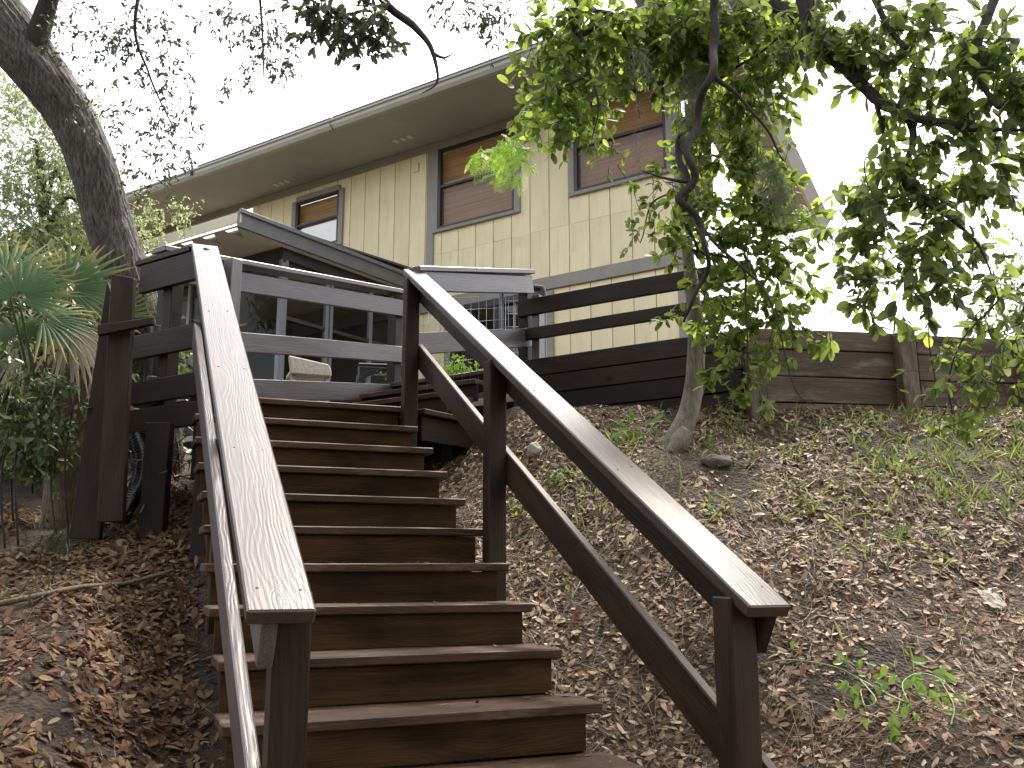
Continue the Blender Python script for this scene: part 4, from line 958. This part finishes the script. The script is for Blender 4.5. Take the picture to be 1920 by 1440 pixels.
palmetto('dead_palmetto', 'dried grey-tan palmetto fronds hanging below the green fans', [
    (130,610,5.8,(.3,-.8,.3),(.5,0,-1),.42,15,1.0,.5), (190,640,6.0,(.1,-.9,.1),(.1,.1,-1),.45,13,.8,.3), (50,640,5.9,(-.2,-.8,.2),(-.4,.2,-1),.4,13,.9,.5), (230,760,6.2,(.2,-.9,.2),(.3,0,-1),.4,16,1.2,.3)], 'palm_dead', (b0.x+.15, b0.y+.1, gz(b0.x, b0.y)))
q = at(138, 720, 5.95)
trunk_t = thing('palmetto_stump', 'short tan fibrous palmetto trunk among the undergrowth on the left', 'stump', (q.x, q.y, gz(q.x, q.y)))
tube('stump', smooth_path([(q.x, q.y, gz(q.x, q.y)-.05, .12), (q.x, q.y, q.z-.1, .11), (q.x+.02, q.y, q.z+.12, .09)], 40), 24, M['stick'], trunk_t, lambda pt, th, r, i: r*(1+.18*abs(math.sin(th*4+pt.z*30))*noise.noise(Vector((th, pt.z*7, 0)))+.1*noise.noise(Vector((th*3, pt.z*20, 2)))))
def bush(name, label, blobs, leafL, mat, cat='shrub', **k):
    u, v, _, _, Y, _ = blobs[0]; q = at(u, v, Y)
    t = thing(name, label, cat, (q.x, q.y, gz(q.x, q.y))); crown(t, blobs, leafL, mat, **k)
    for b in blobs[:5]:
        q2 = at(b[0], b[1], b[4]); tube('stem', smooth_path([(q2.x+.05, q2.y, gz(q2.x, q2.y)-.05, .008), (q2.x-.02, q2.y, (gz(q2.x, q2.y)+q2.z)/2, .006), (*q2, .004)], 8), 5, M['twig'], t)
    return t
bush('undergrowth_shrub', 'tangled leafy shrub filling the left edge below the palmetto', [(50,720,70,60,5.4,.5), (140,740,50,60,5.5,.4), (20,790,60,40,5.3,.5), (110,820,70,30,5.6,.5), (40,700,90,80,6.1,.9), (60,800,110,60,6.0,.9), (150,800,60,60,6.1,.7), (10,620,50,50,6.0,.8), (180,700,50,70,6.3,.7), (120,680,80,60,6.4,.7)], .06, 'bush', n_leaf=8, spread=.16, dens=1.6)
bush('undergrowth_shrub', 'dim broadleaf shrub behind the palmetto and the leaning planks', [(80,560,180,110,8.6,.9),(60,780,190,130,8.4,.9),(250,700,80,120,8.6,.8),(80,620,160,110,7.4,.8), (200,660,90,120,7.6,.8), (100,780,170,90,7.4,.9), (20,520,80,60,7.6,.6), (250,780,70,120,7.8,.8)], .09, 'bush', n_leaf=8, spread=.2, dens=1.5)
bush('patio_shrub', 'yellow-green potted shrub on the patio behind the stair rails', [(865,690,38,26,8.6,.9), (835,700,22,20,8.6,.8), (748,650,8,28,8.7,.8), (745,700,18,8,8.7,.9)], .035, 'fern', n_leaf=7, spread=.08)

# ---------------------------------------------------------------- bank litter
def scatter(n, box, keep=None):
    out = []
    while len(out) < n:
        x = RNG.uniform(box[0], box[1]); y = RNG.uniform(box[2], box[3])
        if keep and not keep(x, y): continue
        out.append((x, y))
    return np.array(out)
def side_of(x, y): return (x+.70)*rv.x+(y-6.16)*rv.y
def gnormal(x, y):
    e = .03; return np.array([-(gz(x+e, y)-gz(x-e, y))/(2*e), -(gz(x, y+e)-gz(x, y-e))/(2*e), 1.0])
def litter(name, n, box, keep, mat, Lr, lift=.012, tilt=.45, aspect=(.32, .5)):
    xy = scatter(n, box, keep); P = np.array([(x, y, gz(x, y)+RNG.uniform(0, lift)) for x, y in xy]); Nn = np.array([gnormal(x, y) for x, y in xy])+unit(n)*tilt
    D = np.cross(Nn, unit(n)); L_ = Lr[0]+(Lr[1]*1.25-Lr[0])*RNG.beta(1.6, 3.2, n)
    v = leaf_verts(P, D, Nn, L_, L_*RNG.uniform(*aspect, n), fold=.35, curl=.0)
    v = v.reshape(n, 8, 3); cu = RNG.uniform(-.1, .28, n)*L_                # curl tips up
    v[:, 4] += (Nn/np.linalg.norm(Nn, axis=1, keepdims=True))*cu[:, None]; v[:, 3] += (Nn*.4*cu[:, None]); v[:, 5] += (Nn*.4*cu[:, None])
    return link(name, quads_np(name, v.reshape(-1, 3), 8, LEAF_F, smooth=False), M[mat], None, kind='stuff')
def front_of_wall(x, y): return ((x-C.x)*(-.156)+(y-C.y)*.988 < -.03 if x > C.x else (x-C.x)*p.x+(y-C.y)*p.y < -.04)
def right_ok(x, y): return side_of(x, y) > .02 and front_of_wall(x, y) and .0 <= 1 and noise.noise(Vector((x*1.3+4, y*1.3, 0)))+.6*noise.noise(Vector((x*4, y*4, 7))) > -.3+.25*(y < 3.4 and x > 1.2)-.5*(side_of(x, y) < .8)+RNG.uniform(-.28, .28)
def left_ok(x, y): return side_of(x, y) < -1.36 and noise.noise(Vector((x*1.3+9, y*1.3, 0)))+.6*noise.noise(Vector((x*4, y*4, 2))) > -.3+RNG.uniform(-.25, .25)
def tagstuff(o, label, cat): o['label'] = label; o['category'] = cat
tagstuff(litter('leaf_litter', 16000, (-.6, 4.6, 2.0, 6.7), right_ok, 'litter_pale', (.025, .058)), 'pale curled dead oak leaves strewn over the bank right of the stairs', 'leaf litter')
tagstuff(litter('leaf_litter', 15000, (-.6, 4.6, 2.0, 6.7), right_ok, 'litter', (.025, .06)), 'brown broken dead leaves mixed through the bank right of the stairs', 'leaf litter')
tagstuff(litter('leaf_litter', 17000, (-3.8, .3, 1.9, 6.8), left_ok, 'litter', (.03, .068)), 'brown fallen oak leaves covering the ground left of the stairs', 'leaf litter')
tagstuff(litter('leaf_litter', 2600, (-2.2, .3, 1.9, 6.2), lambda x, y: -1.8 < side_of(x, y) < -1.3, 'litter', (.03, .065), tilt=.8), 'dead leaves drifted against the left foot of the stairs', 'leaf litter')
def step_litter(n):
    P, Nn = [], []
    for _ in range(n):
        i = RNG.integers(-3, 9); s_ = (i-9)*RUN+RNG.beta(2.5, 1.2)*.24+.02; r_ = RNG.choice([RNG.uniform(-1.25, -.1), -1.3+abs(RNG.normal())*.12, -.03-abs(RNG.normal())*.12]); q = st(s_, min(-.03, max(-1.31, r_)), 1.03+(i-9)*RISE+.004); P.append(tuple(q)); Nn.append((RNG.normal()*.18, RNG.normal()*.18, 1))
    P = np.array(P); Nn = np.array(Nn); D = np.cross(Nn, unit(n)); L_ = RNG.uniform(.008, .05, n)*RNG.uniform(.4, 1, n)
    return link('step_leaves', quads_np('step_leaves', leaf_verts(P, D, Nn, L_, L_*.42, fold=.3, curl=-.08), 8, LEAF_F, smooth=False), M['litter'], None, kind='stuff')
tagstuff(step_litter(260), 'scattered dead leaves and crumbs on the stair treads', 'leaf litter')
def straws(n, box, keep, Lr, mat, rad=.0012, rise=.03, name='straw'):
    bag = Bag(); xy = scatter(n, box, keep)
    for x, y in xy:
        a = RNG.uniform(0, 2*math.pi); L_ = RNG.uniform(*Lr); dx, dy = math.cos(a)*L_, math.sin(a)*L_; b_ = RNG.normal()*.2
        pts = []
        for k in range(4):
            t = k/3; xx, yy = x+dx*t-dy*b_*t*t, y+dy*t+dx*b_*t*t
            pts.append((xx, yy, gz(xx, yy)+.006+rise*RNG.uniform(0, 1)*math.sin(math.pi*t)+.004, rad*(1-.5*t)))
        bag.tube(pts, 3)
    return bag.build(name, M[mat], None, kind='stuff')
tagstuff(litter('leaf_crumbs', 16000, (-.6, 4.6, 2.0, 6.7), lambda x, y: side_of(x, y) > .02 and front_of_wall(x, y), 'litter', (.008, .022), tilt=.7), 'fine crumbled leaf debris over the right bank', 'leaf litter')
tagstuff(straws(8000, (-.5, 4.4, 2.2, 6.6), right_ok, (.06, .28), 'straw'), 'dry straw and fine twigs tangled over the right bank', 'straw')
tagstuff(straws(260, (-.5, 4.4, 2.2, 6.6), right_ok, (.2, .6), 'stick', .003, .05, 'twigs'), 'thin fallen twigs lying on the right bank', 'twigs')
tagstuff(straws(500, (-3.6, -.3, 2.0, 6.5), left_ok, (.06, .35), 'straw', .0016, .03, 'twigs'), 'thin twigs among the brown leaves on the left', 'twigs')
def grass_tufts(spots, n, Lr, mat='grass', spread=.12):
    P, D, L_ = [], [], []
    for (x, y, s) in spots:
        for _ in range(int(n*s)):
            xx, yy = x+RNG.normal()*spread, y+RNG.normal()*spread
            P.append((xx, yy, gz(xx, yy)-.005)); D.append((RNG.normal()*.7, RNG.normal()*.7, 1)); L_.append(RNG.uniform(*Lr))
    P = np.array(P); D = np.array(D); L_ = np.array(L_)
    v = leaf_verts(P, D, unit(len(P)), L_, np.full(len(P), .006), fold=.2, curl=.5); return v
sp = [(RNG.uniform(.3, 4.0), RNG.uniform(4.8, 6.2), RNG.uniform(.3, 1)) for _ in range(70)]+[(RNG.uniform(2.2, 4.3), RNG.uniform(5.2, 6.3), 1) for _ in range(45)]+[(RNG.uniform(.2, 3), RNG.uniform(2.6, 4.8), .3) for _ in range(12)]
sp = [s_ for s_ in sp if front_of_wall(s_[0], s_[1]) and side_of(s_[0], s_[1]) > .2]
tagstuff(link('grass_tufts', quads_np('grass', grass_tufts(sp, 26, (.03, .11)), 8, LEAF_F, smooth=False), M['grass'], None, kind='stuff'), 'sparse green grass tufts on the upper right bank', 'grass')
sp = [(RNG.uniform(-3.4, -2.3), RNG.uniform(4.2, 6.0), RNG.uniform(.3, 1)) for _ in range(40)]
tagstuff(link('weeds', quads_np('weeds', grass_tufts(sp, 16, (.03, .1), spread=.15), 8, LEAF_F, smooth=False), M['bush'], None, kind='stuff'), 'low green weeds on the ground below the palmetto', 'weeds')

# creeping vine, lower right
def on_ground(u, v, lo=1.8, hi=8):
    d = ray(u, v); t0 = None
    for k in range(400):
        Y = lo+(hi-lo)*k/399; q = d*(Y/d.y)
        if q.z <= gz(q.x, q.y): return q
    return at(u, v, 4)
def ground_hit(u, v):
    d = ray(u, v); prev = None
    for k in range(600):
        Y = 1.6+6.0*k/599; q = d*(Y/d.y)
        if gz(q.x, q.y) >= q.z: return V(q.x, q.y, gz(q.x, q.y))
    return at(u, v, 5)
def vine(name, label, lines, leaves, mat='vine', leafL=.06, asp=.6):
    b = ground_hit(*lines[0][0]); t = thing(name, label, 'vine', b)
    for ln in lines:
        pts = [ground_hit(u, v)+V(0, -.02, .035) for u, v in ln]
        tube('stem', smooth_path([(*q, .0028) for q in pts], 24), 5, M['grass'], t)
    P, D, Nn, L_ = [], [], [], []
    for (u, v, du, dv, s) in leaves:
        q = ground_hit(u, v)+V(0, -.05, .05); P.append(tuple(q)); D.append((du, -.25, -dv)); Nn.append((RNG.normal()*.3, -.75, .6)); L_.append(leafL*s)
    P, D, Nn, L_ = map(np.array, (P, D, Nn, L_))
    lv = leaf_verts(P, D, Nn, L_, L_*asp, fold=.2, curl=.2).reshape(-1, 8, 3)
    shared = None
    for l in lv:
        me = mesh_np('leaf', l, LEAF_F); link('leaf', me, M[mat], t)
vine('creeping_vine', 'bright green creeping vine with oval leaves at the lower right', [
    [(1420,1265),(1480,1255),(1560,1268),(1610,1290),(1660,1320),(1700,1335)], [(1610,1290),(1640,1330),(1620,1340),(1610,1310)], [(1700,1335),(1690,1300),(1720,1280),(1760,1290),(1790,1320)], [(1685,1330),(1680,1350),(1670,1360)], [(1760,1290),(1785,1340),(1780,1380)]],
    [(1605,1305,-.5,.5,1.1),(1580,1305,-.9,.2,.9),(1588,1310,.4,1,1.2),(1600,1280,.2,-.6,.9),(1665,1360,.0,1,1.5),(1668,1385,.0,1,1.7),(1700,1260,.8,0,1.2),(1740,1280,.7,.2,1.2),(1760,1285,.6,.5,1.1),(1720,1285,-.6,.5,1.2),(1735,1315,.3,.8,1.2),(1755,1320,.5,.9,1.1),(1690,1330,.2,1,1.1),(1625,1325,.4,.8,.7),(1480,1240,0,-.8,.7),(1490,1255,.9,.1,.6),(1710,1300,.3,.6,1.3),(1780,1330,.9,.2,.8),(1690,1345,-.3,.8,.9),(1620,1265,.9,.1,.7)]+[(RNG.uniform(1560, 1790), RNG.uniform(1250, 1380), RNG.normal(), RNG.normal(), RNG.uniform(.5, 1.0)) for _ in range(34)], leafL=.05)
vine('leafy_seedling', 'small bright green seedling beside the root of the slender tree', [[(1160,835),(1185,810),(1205,812)], [(1185,820),(1210,825),(1225,808)]],
    [(1170,815,-.7,-.4,1),(1185,808,-.1,-1,1.1),(1180,822,-.9,.1,1),(1200,815,.8,-.3,1),(1190,825,.6,.5,.9),(1215,808,.9,-.2,1.1),(1165,828,-.8,.4,.9),(1225,806,.7,-.5,.8),(1178,812,.3,-.9,.9)], leafL=.085, asp=.4)
for lab, spots in (('low bright green weed patch beside the upper lower rail', [(1050,900),(1075,905),(1030,915),(965,960),(975,970)]), ('small yellow-green sprouts right of the handrail', [(1350,965),(1335,975),(1480,865),(1500,860),(1390,740),(1360,760),(1370,800)])):
    b = ground_hit(*spots[0]); t = thing('weed_plant', lab, 'weed', b); P = []
    for (u, v) in spots:
        q = ground_hit(u, v)
        for _ in range(22): P.append((q.x+RNG.normal()*.05, q.y+RNG.normal()*.05, q.z+abs(RNG.normal())*.04))
    P = np.array(P); n = len(P); D = unit(n); D[:, 2] = abs(D[:, 2]); L_ = RNG.uniform(.02, .045, n)
    link('foliage', quads_np('foliage', leaf_verts(P, D, unit(n)*.5+np.array([0, -.3, .8]), L_, L_*.4), 8, LEAF_F, smooth=False), M['vine'], t, kind='stuff')
    bag = Bag()
    for (u, v) in spots: q = ground_hit(u, v); bag.tube([(q.x, q.y, q.z-.02, .003), (q.x+.01, q.y, q.z+.06, .002)], 4)
    bag.build('stem', M['grass'], t)
# weeds growing against the wall corner
b = ground_hit(1370, 770)
t = thing('weed_plant', 'tall thin green weed against the corner of the weathered wall', 'weed', b)
bag = Bag(); LV = []
for k in range(9):
    x0 = b.x+RNG.normal()*.1; y0 = b.y-.1+RNG.normal()*.05; z0 = gz(x0, y0); hh = RNG.uniform(.15, .38); dx = RNG.normal()*.08
    bag.tube([(x0, y0, z0, .0025), (x0+dx*.4, y0, z0+hh*.5, .002), (x0+dx, y0, z0+hh, .001)], 4); n = 22; ts = RNG.uniform(.1, 1, n)
    P = np.array([(x0+dx*t_, y0, z0+hh*t_) for t_ in ts]); D = unit(n); D[:, 2] = abs(D[:, 2])*.5; LV.append(leaf_verts(P, D, unit(n), np.full(n, .03), np.full(n, .008)))
link('foliage', quads_np('foliage', np.concatenate(LV), 8, LEAF_F, smooth=False), M['vine'], t, kind='stuff'); bag.build('stem', M['grass'], t)

# stick, stones, pipe
pts = [ground_hit(u, v) for u, v in ((-30,1150),(60,1132),(150,1112),(230,1105),(290,1090),(325,1078))]
s_ = thing('fallen_stick', 'long pale fallen stick lying across the leaves on the left', 'stick', pts[0])
tube('stick', smooth_path([(q.x, q.y, q.z+.025, .015-.0012*i) for i, q in enumerate(pts)], 50), 9, M['stick'], s_, lambda pt, th, r, i: r*(1+.15*noise.noise(Vector((pt.x*20, th, i*.3)))))
tube('twig', [(pts[3].x, pts[3].y, pts[3].z+.03, .004), (pts[3].x+.01, pts[3].y-.01, pts[3].z+.09, .002)], 5, M['stick'], s_)
def rock(name, label, u, v, sx, sy, sz, mat='stone', rot=0.0, cat='stone', flat=False):
    q = ground_hit(u, v); t = thing(name, label, cat, q)
    bm = bmesh.new(); bmesh.ops.create_icosphere(bm, subdivisions=4, radius=1)
    for vv in bm.verts:
        n = noise.noise(vv.co*1.4+Vector((u, v, 0)))*.3+noise.noise(vv.co*4+Vector((u, 0, 0)))*.1; c = vv.co*(1+n)
        if flat: c = Vector((max(-.75, min(.75, c.x)), max(-.8, min(.8, c.y)), max(-.5, min(.5, c.z))))
        vv.co = Vector((c.x*sx, c.y*sy, c.z*sz))
    me = bpy.data.meshes.new(name); bm.to_mesh(me); bm.free(); me.polygons.foreach_set('use_smooth', [not flat]*len(me.polygons))
    nrm = Vector(gnormal(q.x, q.y)).normalized(); m = Matrix.Translation(q+nrm*sz*.2) @ nrm.to_track_quat('Z', 'Y').to_matrix().to_4x4() @ Matrix.Rotation(rot, 4, 'Z')
    link('stone_body', me, M[mat], t, m)
rock('stone_slab', 'flat pale rectangular stone slab lying in the leaves at the right edge', 1860, 1128, .055, .12, .02, 'stone', R(-8), flat=True)
rock('rock', 'grey-brown embedded rock just below the weathered wall', 1345, 868, .09, .06, .035, 'stone_dark')
rock('rock', 'small upright rock at the foot of the upper deck', 1005, 850, .04, .05, .06, 'conc')
# drain pipe under the landing
b = ground_hit(250, 985)
pipe = thing('drain_pipe', 'black plastic drain pipe curving down under the landing', 'pipe', b)
path = smooth_path([(*at(255, 820, 5.7), .05), (*at(268, 860, 5.65), .05), (*at(262, 910, 5.6), .05), (*at(240, 945, 5.5), .05), (*at(225, 975, 5.45), .05)], 90)
tube('pipe', path, 16, M['pipe'], pipe, lambda pt, th, r, i: r*(1+(.1 if i % 3 == 0 else 0)))
sk = thing('brush_pile', 'heap of dark twigs and scraps stuffed under the landing', 'brush pile', ground_hit(330, 1000)); bag = Bag()
for _ in range(150):
    c = at(RNG.uniform(235, 365), RNG.uniform(830, 1010), RNG.uniform(5.5, 6.3)); d = unit(1)[0]*RNG.uniform(.08, .25); bag.tube([(c.x, c.y, c.z, .005), (c.x+d[0], c.y+d[1], c.z+d[2]*.5, .003)], 4)
bag.build('sticks', M['stick'], sk, kind='stuff')

# woods behind the viewer, which the windows mirror
def wood_tree(label, x, y, H, Rr):
    z = gz(x, y, False); t = thing('woodland_tree', label, 'tree', (x, y, z), 'woodland trees down the slope behind the viewer')
    tube('trunk', smooth_path([(x, y, z-.1, .22), (x+.3, y, z+H*.4, .17), (x-.1, y+.3, z+H*.8, .08)], 20), 10, M['bark'], t)
    n = 420; q = unit(n)*(RNG.uniform(.1, 1, n)**.4)[:, None]*np.array([Rr, Rr, H*.38])+np.array([x, y, z+H*.62])
    LV = []
    for c in q:
        k = 7; P = c+unit(k)*.3; L_ = RNG.uniform(.22, .4, k); LV.append(leaf_verts(P, unit(k), unit(k), L_, L_*.5))
    link('crown', quads_np('crown', np.concatenate(LV), 8, LEAF_F, smooth=False), M['leaf_dark'], t, kind='stuff')
for i, (x, y, H, Rr) in enumerate([(-9,-7,10,3), (-4.5,-10,11,3.2), (1,-11,10,2.6), (6,-9,11,3.2)]):
    wood_tree('broad dark tree in the woods behind the viewer', x, y, H, Rr)
